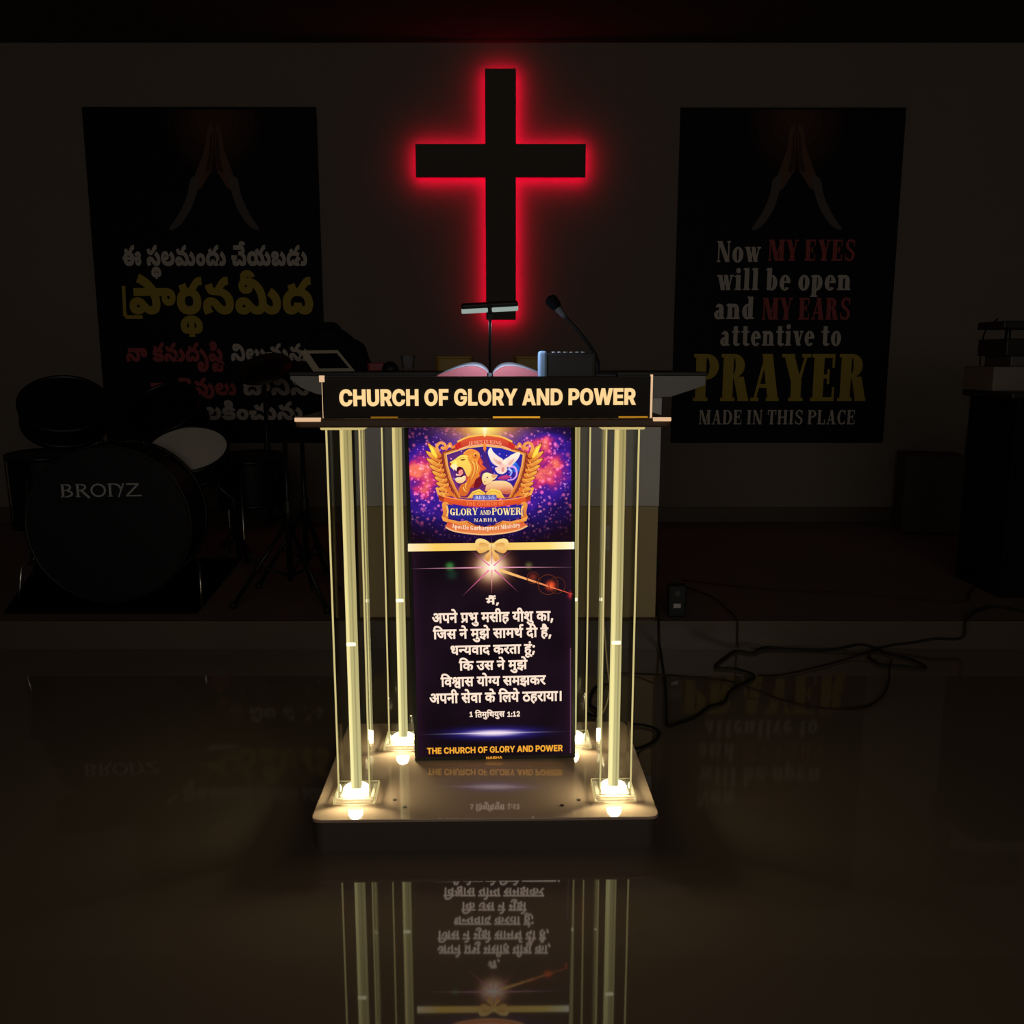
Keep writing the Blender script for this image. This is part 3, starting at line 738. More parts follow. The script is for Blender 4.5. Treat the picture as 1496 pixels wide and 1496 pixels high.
't51': (813, '410 -12 280 -12~ 111 64~ 29 195~ 29 277 29 344~ 88 448~ 196 508~ 268 508 342 508~ 428 457~ 466 384~ 466 350 466 300~ 420 232~ 334 199~ 274 199 231 199~ 166 221~ 120 253~ 103 268 129 380 143 362~ 176 330~ 217 311~ 241 311 264 311~ 295 330~ 295 355 295 369~ 278 391~ 259 391 232 391~ 196 338~ 196 294 196 260 196 245~ 211 203~ 255 164~ 339 137~ 408 137 492 137~ 598 189~ 598 248 598 290~ 552 343~ 499 369 598 508 690 468~ 784 334~ 784 248 784 174~ 705 56~ 540 -12~'),
't47': (1186, '307 382 250 382~ 167 419~ 113 499~ 97 564 265 607 275 557~ 298 508~ 317 508 333 508~ 358 526~ 381 554 429 613 465 658~ 529 710~ 607 734~ 663 734 671 594 644 593~ 600 580~ 561 552~ 539 526 508 489 490 467~ 434 417~ 357 382~/573 -12 526 -12~ 446 10~ 365 70~ 315 126 280 167~ 247 192~ 233 192 214 192~ 193 169~ 193 152 193 129~ 218 110~ 234 110 258 110~ 302 150~ 312 201 423 98 402 69~ 352 19~ 275 -12~ 213 -12 144 -12~ 61 34~ 25 108~ 25 150 25 202~ 74 279~ 164 321~ 223 321 266 321~ 336 301~ 405 253~ 446 210 473 181~ 511 149~ 543 137~ 559 137 583 137~ 610 164~ 610 198 610 226~ 585 289~ 526 346~ 425 382~ 349 382 308 382 486 509 583 494~ 721 408~ 795 283~ 795 206 795 145~ 748 46~ 650 -12~/923 -12 842 -12~ 731 54~ 683 107 782 215 802 193~ 842 158~ 888 137~ 916 137 942 137~ 970 166~ 970 200 970 233~ 939 292~ 879 346~ 837 370 936 509 998 478~ 1097 389~ 1155 276~ 1155 208 1155 110~ 1040 -12~'),
't6': (579, '28 210 28 277~ 91 377~ 209 433~ 291 433 376 433~ 491 376~ 551 276~ 551 210 551 144~ 487 44~ 369 -12~ 288 -12 203 -12~ 87 45~ 28 145~/205 211 205 173~ 245 118~ 291 118 320 118~ 357 144~ 374 187~ 374 212 374 248~ 333 303~ 290 303 263 303~ 225 279~ 205 238~'),
't40': (817, '586 -12 537 -12~ 466 8~ 407 55~ 376 95 439 94 406 52~ 349 6~ 281 -12~ 231 -12 133 -12~ 31 105~ 31 205 31 296~ 123 432~ 294 508~ 412 508 527 508~ 695 432~ 786 296~ 786 205 786 138~ 741 41~ 652 -12~/551 137 576 137~ 601 173~ 601 213 601 259~ 556 329~ 476 368~ 421 368 400 368 344 368~ 261 329~ 216 259~ 216 213 216 173~ 241 137~ 266 137 292 137~ 322 172~ 326 213 491 213 496 172~ 526 137~/382 382 325 382~ 242 419~ 188 499~ 172 564 340 607 350 557~ 373 508~ 392 508 408 508~ 433 526~ 456 554 504 613 540 658~ 604 710~ 682 734~ 738 734 746 594 719 593~ 675 580~ 636 552~ 614 526 583 489 565 467~ 509 417~ 432 382~'),
't63': (360, '97 -12 16 -12~ -95 54~ -143 107 -44 215 -24 193~ 16 158~ 62 137~ 90 137 116 137~ 144 166~ 144 200 144 233~ 113 292~ 53 346~ 11 370 110 509 172 478~ 271 389~ 329 276~ 329 208 329 110~ 214 -12~'),
't296': (897, '641 -12 592 -12~ 521 8~ 462 56~ 431 96 486 95 455 55~ 394 8~ 318 -12~ 265 -12 207 -12~ 121 21~ 73 88~ 73 137 73 172~ 111 238~ 149 257 156 218 24 218 24 364 331 364 331 231 291 225~ 254 196~ 254 175 254 159~ 277 137~ 302 137 339 137~ 374 184~ 381 213 546 213 549 188~ 567 154~ 599 137~ 622 137 641 137~ 667 149~ 681 176~ 681 197 681 247~ 625 326~ 520 381~ 446 393 580 488 662 474~ 791 402~ 866 287~ 866 208 866 143~ 816 43~ 716 -12~/788 550 788 508~ 760 445~ 735 424 704 398~ 626 377~ 568 377 426 377 426 508 557 508 576 508~ 603 512~ 611 520 616 525~ 621 536~ 621 546 621 555~ 615 568~ 609 572 602 577~ 580 581~ 556 581 156 581 156 721 546 721 618 721~ 703 699~ 735 673 760 653~ 788 593~/657 869 727 869~ 810 809~ 832 759 703 726 698 737~ 683 751~ 665 757~ 653 757 634 757~ 614 741~ 614 727 614 711~ 636 684~ 649 674 534 629 513 646~ 478 704~ 478 742 478 772~ 512 830~ 591 869~'),
't48': (1390, '31 247 31 315~ 94 434~ 229 508~ 335 508 435 508~ 569 438~ 637 319~ 637 244 637 169~ 571 53~ 436 -12~ 332 -12 227 -12~ 94 55~ 31 172~/216 249 216 198~ 272 138~ 330 138 371 138~ 425 164~ 452 213~ 452 247 452 282~ 426 332~ 375 359~ 338 359 298 359~ 243 332~ 216 282~/767 -12 686 -12~ 575 54~ 527 107 626 215 646 193~ 686 158~ 732 137~ 760 137 786 137~ 814 166~ 814 200 814 236~ 777 303~ 711 362~ 669 386 778 501 844 465~ 943 381~ 999 276~ 999 208 999 110~ 884 -12~/1127 -12 1046 -12~ 935 54~ 887 107 986 215 1006 193~ 1046 158~ 1092 137~ 1120 137 1146 137~ 1174 166~ 1174 200 1174 233~ 1143 292~ 1083 346~ 1041 370 1140 509 1202 478~ 1301 389~ 1359 276~ 1359 208 1359 110~ 1244 -12~/715 382 658 382~ 575 419~ 521 499~ 505 564 673 607 683 557~ 706 508~ 725 508 741 508~ 766 526~ 789 554 837 613 873 658~ 937 710~ 1015 734~ 1071 734 1079 594 1052 593~ 1008 580~ 969 552~ 947 526 916 489 898 467~ 842 417~ 765 382~'),
't45': (871, '617 -12 567 -12~ 495 8~ 436 56~ 405 96 460 95 431 56~ 367 9~ 286 -12~ 231 -12 163 -12~ 77 27~ 37 93~ 37 132 37 168~ 67 227~ 142 280~ 209 306 241 319~ 272 341~ 272 362 272 370~ 266 382~ 251 390~ 239 390 217 390~ 202 371~ 202 359 202 349~ 208 329~ 211 323 53 276 43 299~ 29 346~ 29 372 29 409~ 76 470~ 171 508~ 243 508 318 508~ 406 468~ 445 404~ 445 368 445 331~ 418 271~ 345 220~ 277 195 243 182~ 222 167~ 222 156 222 146~ 242 134~ 263 134 294 134~ 332 159~ 352 196~ 355 213 520 213 523 188~ 541 154~ 573 137~ 596 137 624 137~ 655 166~ 655 200 655 233~ 624 292~ 564 346~ 522 370 621 509 683 478~ 782 389~ 840 276~ 840 208 840 141~ 790 42~ 691 -12~'),
't35': (858, '630 -12 565 -12~ 475 11~ 415 50~ 393 74 423 74 401 46~ 350 8~ 281 -12~ 231 -12 133 -12~ 31 105~ 31 205 31 300~ 128 435~ 314 507~ 446 507 508 507~ 612 494~ 714 467~ 771 445 698 313 648 332~ 565 356~ 483 368~ 435 368 358 368~ 261 326~ 216 256~ 216 213 216 173~ 241 137~ 266 137 292 137~ 322 174~ 325 211 476 211 481 174~ 521 132~ 581 130 597 128~ 626 124~ 645 124 670 124~ 698 138~ 698 158 698 170~ 680 186~ 663 186 647 186~ 625 168~ 625 151 625 133~ 643 104~ 662 90 546 57 530 79~ 513 139~ 513 166 513 229~ 588 309~ 667 309 719 309~ 794 268~ 835 199~ 835 156 835 131~ 817 73~ 773 21~ 693 -12~/412 382 355 382~ 272 419~ 218 499~ 202 564 370 607 380 557~ 403 508~ 422 508 438 508~ 463 526~ 486 554 534 613 570 658~ 634 710~ 712 734~ 768 734 776 594 749 593~ 705 580~ 666 552~ 644 526 613 489 595 467~ 539 417~ 462 382~'),
't159': (1204, '574 -12 526 -12~ 445 10~ 365 70~ 315 126 280 167~ 247 192~ 233 192 214 192~ 193 169~ 193 152 193 129~ 218 110~ 234 110 258 110~ 302 150~ 312 201 423 98 402 69~ 352 19~ 275 -12~ 213 -12 144 -12~ 61 34~ 25 108~ 25 150 25 202~ 74 279~ 164 321~ 223 321 266 321~ 336 301~ 405 253~ 446 210 473 181~ 511 149~ 544 137~ 562 137 584 137~ 610 167~ 610 204 610 263~ 569 373~ 533 420 534 454 473 519~ 314 616~ 236 644 316 795 398 764~ 553 670~ 685 548~ 730 474 736 436 766 379~ 795 271~ 795 209 795 144~ 749 44~ 651 -12~/1019 166 974 166~ 910 191~ 870 234~ 852 286~ 852 313 852 351~ 880 415~ 896 437 1028 425 1004 405~ 975 360~ 975 335 975 313~ 997 286~ 1019 286 1039 286~ 1064 304~ 1064 326 1064 345~ 1033 368~ 1000 368 144 368 144 508 905 508 964 508~ 1044 501~ 1104 482~ 1129 463 1158 442~ 1190 375~ 1190 328 1190 253~ 1098 166~'),
't497': (492, '198 508 267 508~ 366 455~ 430 364~ 460 247~ 460 182 460 90~ 413 -82~ 322 -240~ 191 -382~ 107 -445 -2 -333 62 -282~ 171 -168~ 251 -41~ 295 100~ 295 179 295 224~ 284 301~ 261 359~ 226 391~ 202 391 185 391~ 163 371~ 163 353 163 338~ 178 320~ 204 311~ 220 311 252 311~ 310 352~ 330 380 373 259 348 238~ 262 194~ 198 194 114 194~ 11 273~ 11 353 11 395~ 52 466~ 135 508~'),
't49': (668, '31 243 31 313~ 94 433~ 229 508~ 335 508 435 508~ 569 438~ 637 318~ 637 241 637 167~ 571 53~ 436 -12~ 332 -12 227 -12~ 94 54~ 31 170~/216 253 216 201~ 272 138~ 330 138 371 138~ 425 165~ 452 216~ 452 250 452 284~ 426 337~ 376 368~ 338 368 297 368~ 242 337~ 216 285~/307 382 250 382~ 167 419~ 113 499~ 97 564 265 607 275 557~ 298 508~ 317 508 333 508~ 358 526~ 381 554 429 613 465 658~ 529 710~ 607 734~ 663 734 671 594 644 593~ 600 580~ 561 552~ 539 526 508 489 490 467~ 434 417~ 357 382~'),
't42': (824, '568 -12 522 -12~ 437 8~ 350 67~ 301 123 284 144~ 262 165~ 246 172~ 236 172 223 172~ 210 153~ 210 140 210 119~ 231 72~ 253 40 68 -16 50 18~ 26 103~ 26 150 26 199~ 73 276~ 161 321~ 222 321 266 321~ 338 300~ 410 249~ 454 204 479 179~ 515 150~ 546 137~ 563 137 586 137~ 608 165~ 608 198 608 226~ 583 289~ 524 346~ 423 382~ 347 382 313 382 484 509 581 494~ 719 408~ 793 283~ 793 206 793 148~ 748 48~ 649 -12~/308 382 251 382~ 168 419~ 114 499~ 98 564 266 607 276 557~ 299 508~ 318 508 334 508~ 359 526~ 382 554 430 613 466 658~ 530 710~ 608 734~ 664 734 672 594 645 593~ 601 580~ 562 552~ 540 526 509 489 491 467~ 435 417~ 358 382~'),
't235': (1201, '579 -12 529 -12~ 446 10~ 365 70~ 315 126 280 167~ 247 192~ 233 192 214 192~ 193 169~ 193 152 193 129~ 218 110~ 234 110 258 110~ 302 150~ 312 201 423 98 402 69~ 352 19~ 275 -12~ 213 -12 144 -12~ 61 34~ 25 108~ 25 150 25 202~ 74 279~ 164 321~ 223 321 266 321~ 336 301~ 405 253~ 446 210 473 181~ 512 149~ 545 137~ 563 137 579 137~ 608 151~ 626 191~ 626 230 626 291~ 595 405~ 534 501~ 444 569~ 385 584 374 587~ 335 590~ 315 590 290 590~ 267 573~ 267 557 267 542~ 287 527~ 305 527 326 527~ 346 544~ 346 558 346 583~ 317 618~ 295 630 436 648 451 634~ 472 581~ 472 554 472 483~ 386 410~ 303 410 254 410~ 175 442~ 128 509~ 128 562 128 606~ 174 676~ 270 717~ 345 717 455 717~ 625 637~ 743 502~ 804 334~ 804 245 804 165~ 754 50~ 655 -12~/938 -12 857 -12~ 746 54~ 698 107 797 215 817 193~ 857 158~ 903 137~ 931 137 957 137~ 985 166~ 985 200 985 233~ 954 292~ 894 346~ 852 370 951 509 1013 478~ 1112 389~ 1170 276~ 1170 208 1170 110~ 1055 -12~/357 869 427 869~ 510 809~ 532 759 403 726 398 737~ 383 751~ 365 757~ 353 757 334 757~ 314 741~ 314 727 314 711~ 336 684~ 349 674 234 629 213 646~ 178 704~ 178 742 178 772~ 212 830~ 291 869~'),
't158': (1203, '568 -12 522 -12~ 437 8~ 350 67~ 301 123 284 144~ 262 165~ 246 172~ 236 172 223 172~ 210 153~ 210 140 210 119~ 231 72~ 253 40 68 -16 50 18~ 26 103~ 26 150 26 199~ 73 276~ 161 321~ 222 321 266 321~ 338 300~ 410 249~ 454 204 479 179~ 515 150~ 546 137~ 563 137 586 137~ 608 164~ 608 194 608 226~ 582 292~ 519 355~ 462 381 670 423 707 396~ 762 331~ 793 253~ 793 206 793 148~ 748 48~ 649 -12~/1018 166 973 166~ 909 191~ 869 234~ 851 286~ 851 313 851 351~ 879 415~ 895 437 1027 425 1003 405~ 974 360~ 974 335 974 313~ 996 286~ 1018 286 1038 286~ 1063 304~ 1063 326 1063 345~ 1032 368~ 999 368 144 368 144 508 904 508 963 508~ 1043 501~ 1103 482~ 1128 463 1157 442~ 1189 375~ 1189 328 1189 253~ 1097 166~'),
't23': (641, '328 -12 240 -12~ 113 13~ 31 77~ 7 134 174 184 188 163~ 229 138~ 287 127~ 326 127 362 127~ 406 132~ 427 144~ 427 156 427 164~ 418 175~ 397 182~ 377 183 295 188 210 193~ 95 217~ 64 247 46 264~ 25 309~ 25 343 25 389~ 88 463~ 216 508~ 314 508 382 508~ 497 487~ 584 428~ 607 371 435 327 422 344~ 392 365~ 343 375~ 301 375 265 375~ 230 367~ 218 355~ 218 347 218 334~ 241 323~ 271 321 388 315 456 312~ 545 291~ 575 268 598 250~ 622 196~ 622 159 622 95~ 542 20~ 409 -12~/287 382 230 382~ 147 419~ 93 499~ 77 564 245 607 255 557~ 278 508~ 297 508 313 508~ 338 526~ 361 554 409 613 445 658~ 509 710~ 587 734~ 643 734 651 594 624 593~ 580 580~ 541 552~ 519 526 488 489 470 467~ 414 417~ 337 382~'),
't65': (464, '116 -411 36 -411~ -89 -364~ -159 -267~ -159 -193 -159 -137~ -109 -51~ -18 -3~ 43 -3 100 -3~ 175 -42~ 211 -107~ 211 -146 211 -190~ 168 -245~ 96 -270~ 54 -270 19 -270~ -40 -250~ -57 -239 -51 -148 -34 -164~ -3 -180~ 18 -180 44 -180~ 74 -162~ 74 -143 74 -131~ 56 -112~ 38 -112 16 -112~ -23 -151~ -23 -193 -23 -213 -23 -253~ 39 -290~ 113 -290 147 -290~ 210 -272~ 261 -228~ 291 -153~ 291 -96 291 -23~ 245 113~ 160 235~ 44 339~ -27 379 68 513 153 464~ 295 340~ 399 191~ 456 17~ 456 -84 456 -168~ 404 -291~ 311 -372~ 188 -411~'),
't207': (826, '573 -12 526 -12~ 446 10~ 365 70~ 315 126 280 167~ 247 192~ 233 192 214 192~ 193 169~ 193 152 193 129~ 218 110~ 234 110 258 110~ 302 150~ 312 201 423 98 402 69~ 352 19~ 275 -12~ 213 -12 144 -12~ 61 34~ 25 108~ 25 150 25 202~ 74 279~ 164 321~ 223 321 266 321~ 336 301~ 405 253~ 446 210 473 181~ 511 149~ 544 137~ 562 137 584 137~ 610 166~ 610 200 610 232~ 579 292~ 519 346~ 477 370 576 509 638 478~ 737 389~ 795 276~ 795 208 795 146~ 749 46~ 651 -12~/717 -152 655 -152~ 579 -112~ 546 -50~ 546 -18 546 -4~ 552 30~ 558 44 723 40 717 33~ 711 18~ 711 9 711 0~ 717 -12~ 729 -18~ 738 -18 755 -18~ 781 -3~ 794 8 870 -97 833 -125~ 761 -152~/283 417 237 417~ 152 431~ 120 443 155 542 178 532~ 233 519~ 262 519 292 519~ 337 532~ 361 564~ 361 592 361 601 361 640~ 317 682~ 282 682 266 682~ 246 672~ 246 659 246 652~ 254 642~ 273 636~ 289 636 320 636~ 372 677~ 391 708 431 616 406 594~ 361 562~ 306 546~ 265 546 207 546~ 137 575~ 106 625~ 106 656 106 707~ 194 779~ 285 779 356 779~ 450 731~ 497 647~ 497 592 497 510~ 389 417~'),
't481': (0, '-193 -407 -242 -407~ -304 -382~ -333 -352 -308 -350 -332 -372~ -375 -397~ -424 -407~ -458 -407 -523 -407~ -600 -356~ -632 -277~ -632 -235 -632 -177~ -582 -95~ -494 -50~ -439 -50 -362 -50~ -292 -115~ -292 -156 -292 -215~ -369 -265~ -434 -265 -470 -265~ -531 -237~ -551 -216 -519 -144 -505 -163~ -470 -185~ -449 -185 -432 -185~ -410 -173~ -410 -158 -410 -147~ -423 -133~ -437 -133 -462 -133~ -499 -180~ -499 -230 -499 -244 -499 -264~ -485 -289~ -458 -301~ -439 -301 -404 -301~ -382 -273~ -379 -260 -263 -260 -258 -285~ -229 -301~ -213 -301 -191 -301~ -173 -280~ -173 -263 -173 -231~ -222 -179~ -262 -157 -181 -49 -136 -74~ -68 -135~ -31 -210~ -31 -258 -31 -324~ -110 -407~'),
't194': (833, '568 -12 522 -12~ 437 8~ 350 67~ 301 123 284 144~ 262 165~ 246 172~ 236 172 223 172~ 210 153~ 210 140 210 119~ 231 72~ 253 40 68 -16 50 18~ 26 103~ 26 150 26 199~ 73 276~ 161 321~ 222 321 266 321~ 338 300~ 410 249~ 454 204 479 179~ 515 150~ 547 137~ 565 137 580 137~ 607 149~ 624 189~ 624 230 624 291~ 593 405~ 532 501~ 442 569~ 383 584 372 587~ 333 590~ 313 590 288 590~ 265 573~ 265 557 265 542~ 285 527~ 303 527 324 527~ 344 544~ 344 558 344 583~ 315 618~ 293 630 434 648 449 634~ 470 581~ 470 554 470 483~ 384 410~ 301 410 252 410~ 173 442~ 126 509~ 126 562 126 606~ 172 676~ 268 717~ 343 717 453 717~ 623 637~ 741 502~ 802 334~ 802 245 802 165~ 754 50~ 651 -12~'),
't28': (897, '641 -12 592 -12~ 521 8~ 462 56~ 431 96 486 95 455 55~ 394 8~ 318 -12~ 265 -12 207 -12~ 121 21~ 73 88~ 73 137 73 172~ 111 238~ 149 257 156 218 24 218 24 364 331 364 331 231 291 225~ 254 196~ 254 175 254 159~ 277 137~ 302 137 339 137~ 374 184~ 381 213 546 213 549 188~ 567 154~ 599 137~ 622 137 641 137~ 667 149~ 681 176~ 681 197 681 235~ 649 297~ 588 346~ 501 379~ 446 386 579 498 661 484~ 790 407~ 866 287~ 866 208 866 143~ 816 43~ 716 -12~/459 382 402 382~ 319 419~ 265 499~ 249 564 417 607 427 557~ 450 508~ 469 508 485 508~ 510 526~ 533 554 581 613 617 658~ 681 710~ 759 734~ 815 734 823 594 796 593~ 752 580~ 713 552~ 691 526 660 489 642 467~ 586 417~ 509 382~'),
't260': (897, '641 -12 592 -12~ 521 8~ 462 56~ 431 96 486 95 455 55~ 394 8~ 318 -12~ 265 -12 207 -12~ 121 21~ 73 88~ 73 137 73 172~ 111 238~ 149 257 156 218 24 218 24 364 331 364 331 231 291 225~ 254 196~ 254 175 254 159~ 277 137~ 302 137 339 137~ 374 184~ 381 213 546 213 549 188~ 567 154~ 599 137~ 622 137 641 137~ 667 149~ 681 176~ 681 197 681 247~ 625 326~ 520 381~ 446 393 580 488 662 474~ 791 402~ 866 287~ 866 208 866 143~ 816 43~ 716 -12~/788 550 788 508~ 760 445~ 735 424 704 398~ 626 377~ 568 377 426 377 426 508 557 508 576 508~ 603 512~ 611 520 616 525~ 621 536~ 621 546 621 555~ 615 568~ 609 572 602 577~ 580 581~ 556 581 156 581 156 721 546 721 618 721~ 703 699~ 735 673 760 653~ 788 593~'),
't250': (1145, '577 -6 552 -6~ 502 -4~ 479 0 453 9~ 402 40~ 348 90~ 315 126 280 167~ 247 192~ 233 192 214 192~ 193 169~ 193 152 193 129~ 218 110~ 234 110 258 110~ 302 150~ 312 201 423 98 402 69~ 352 19~ 275 -12~ 213 -12 144 -12~ 61 34~ 25 108~ 25 150 25 202~ 74 279~ 164 321~ 223 321 266 321~ 336 301~ 405 253~ 446 210 473 181~ 511 149~ 543 137~ 559 137 583 137~ 610 164~ 610 198 610 226~ 585 289~ 526 346~ 425 382~ 349 382 308 382 486 509 583 494~ 721 408~ 795 283~ 795 206 795 107~ 690 -6~/808 -163 737 -163~ 610 -119~ 480 -28~ 405 42 595 99 626 61~ 676 10~ 738 -15~ 786 -15 819 -15~ 885 10~ 929 78~ 929 143 929 184~ 897 267~ 834 342~ 786 370 884 509 951 476~ 1055 371~ 1114 232~ 1114 147 1114 44~ 1037 -94~ 900 -163~/307 382 250 382~ 167 419~ 113 499~ 97 564 265 607 275 557~ 298 508~ 317 508 333 508~ 358 526~ 381 554 429 613 465 658~ 529 710~ 607 734~ 663 734 671 594 644 593~ 600 580~ 561 552~ 539 526 508 489 490 467~ 434 417~ 357 382~'),
't156': (1204, '591 -12 542 -12~ 471 8~ 412 55~ 381 95 444 94 411 52~ 354 6~ 286 -12~ 236 -12 138 -12~ 36 105~ 36 205 36 296~ 128 416~ 299 476~ 417 476 532 476~ 700 416~ 791 296~ 791 205 791 138~ 746 41~ 657 -12~/556 137 581 137~ 606 173~ 606 213 606 259~ 561 329~ 481 368~ 426 368 405 368 349 368~ 266 329~ 221 259~ 221 213 221 173~ 246 137~ 271 137 297 137~ 327 172~ 331 213 496 213 501 172~ 531 137~/1019 166 974 166~ 910 191~ 870 234~ 852 286~ 852 313 852 351~ 880 415~ 896 437 1028 425 1004 405~ 975 360~ 975 335 975 313~ 997 286~ 1019 286 1039 286~ 1064 304~ 1064 326 1064 345~ 1033 368~ 1000 368 43 368 43 508 905 508 964 508~ 1044 501~ 1104 482~ 1129 463 1158 442~ 1190 375~ 1190 328 1190 253~ 1098 166~'),
't10': (952, '503 -12 365 -12~ 181 33~ 74 113~ 29 221~ 29 284 29 347~ 87 449~ 193 508~ 265 508 330 508~ 410 462~ 447 390~ 447 350 447 296~ 403 230~ 324 199~ 270 199 208 199~ 128 246~ 103 268 129 380 143 362~ 176 330~ 217 311~ 241 311 264 311~ 295 330~ 295 355 295 369~ 278 391~ 259 391 230 391~ 196 338~ 196 294 196 266 196 239~ 223 193~ 289 158~ 405 138~ 494 138 570 138~ 674 146~ 729 169~ 729 192 729 206~ 716 226~ 689 241~ 668 248 596 279~ 516 337~ 516 385 516 413~ 548 469~ 633 508~ 710 508 782 508~ 877 467~ 924 400~ 924 361 924 303~ 867 240~ 823 218 802 206~ 746 190~ 675 183~ 631 183 431 183 431 305 721 305 733 310~ 752 326~ 764 346~ 764 357 764 371~ 736 392~ 710 392 688 392~ 666 375~ 666 362 666 350~ 684 330~ 727 311~ 765 300 816 287~ 879 248~ 908 198~ 908 166 908 120~ 855 53~ 752 9~ 601 -12~'),
't175': (641, '328 -12 240 -12~ 113 13~ 31 77~ 7 134 174 184 188 163~ 229 138~ 287 127~ 326 127 362 127~ 406 132~ 427 144~ 427 156 427 164~ 418 175~ 397 182~ 377 183 295 188 210 193~ 95 217~ 64 247 46 264~ 25 309~ 25 343 25 389~ 88 463~ 216 508~ 314 508 382 508~ 497 487~ 584 428~ 607 371 435 327 422 344~ 392 365~ 343 375~ 301 375 265 375~ 230 367~ 218 355~ 218 347 218 334~ 241 323~ 271 321 388 315 456 312~ 545 291~ 575 268 598 250~ 622 196~ 622 159 622 95~ 542 20~ 409 -12~/297 417 251 417~ 166 431~ 134 443 169 542 192 532~ 247 519~ 276 519 306 519~ 351 532~ 375 564~ 375 592 375 601 375 640~ 331 682~ 296 682 280 682~ 260 672~ 260 659 260 652~ 268 642~ 287 636~ 303 636 334 636~ 386 677~ 405 708 445 616 420 594~ 375 562~ 320 546~ 279 546 221 546~ 151 575~ 120 625~ 120 656 120 707~ 208 779~ 299 779 370 779~ 464 731~ 511 647~ 511 592 511 510~ 403 417~'),
't626': (310, '53 81 53 133~ 114 175~ 157 175 198 175~ 257 133~ 257 81 257 32~ 198 -12~ 157 -12 114 -12~ 53 32~'),
}
LINES = {
'verse0': 'd50 d452 d799',
'verse1': 'd9 d46 d44 d75 d3 d274 d49 d69 d3 d50 d60 d68 d61 d3 d51 d68 d58 d69 d3 d25 d66 d799',
'verse2': 'd67 d32 d60 d3 d44 d75 d3 d50 d69 d33 d75 d3 d60 d66 d50 d41 d181 d3 d42 d653 d3 d61 d76 d799',
'verse3': 'd43 d202 d51 d57 d66 d42 d3 d25 d52 d40 d66 d3 d405 d6 d814',
'verse4': 'd67 d25 d3 d13 d60 d3 d44 d75 d3 d50 d69 d33 d75',
'verse5': 'd67 d57 d559 d66 d60 d3 d51 d79 d185 d51 d3 d60 d50 d33 d25 d52',
'verse6': 'd9 d46 d44 d68 d3 d60 d75 d57 d66 d3 d25 d75 d3 d67 d54 d51 d75 d3 d36 d61 d52 d66 d51 d66 d104',
'verse7': 'd67 d40 d50 d69 d67 d41 d51 d69 d60',
'prayer0': 't12 t3 t57 t487 t51 t47 t6 t40 t63 t3 t296 t48 t45 t35 t63',
'prayer1': 't159 t49 t487 t42 t235 t40',
'prayer2': 't158 t3 t23 t42 t63 t40 t65 t207 t481',
'prayer3': 't3 t194 t51 t63 t28 t63 t42 t63',
'prayer4': 't158 t3 t260 t250 t51 t63',
'prayer5': 't3 t156 t194 t194',
'prayer6': 't10 t51 t175 t6 t28 t63 t42 t63 t626',
}
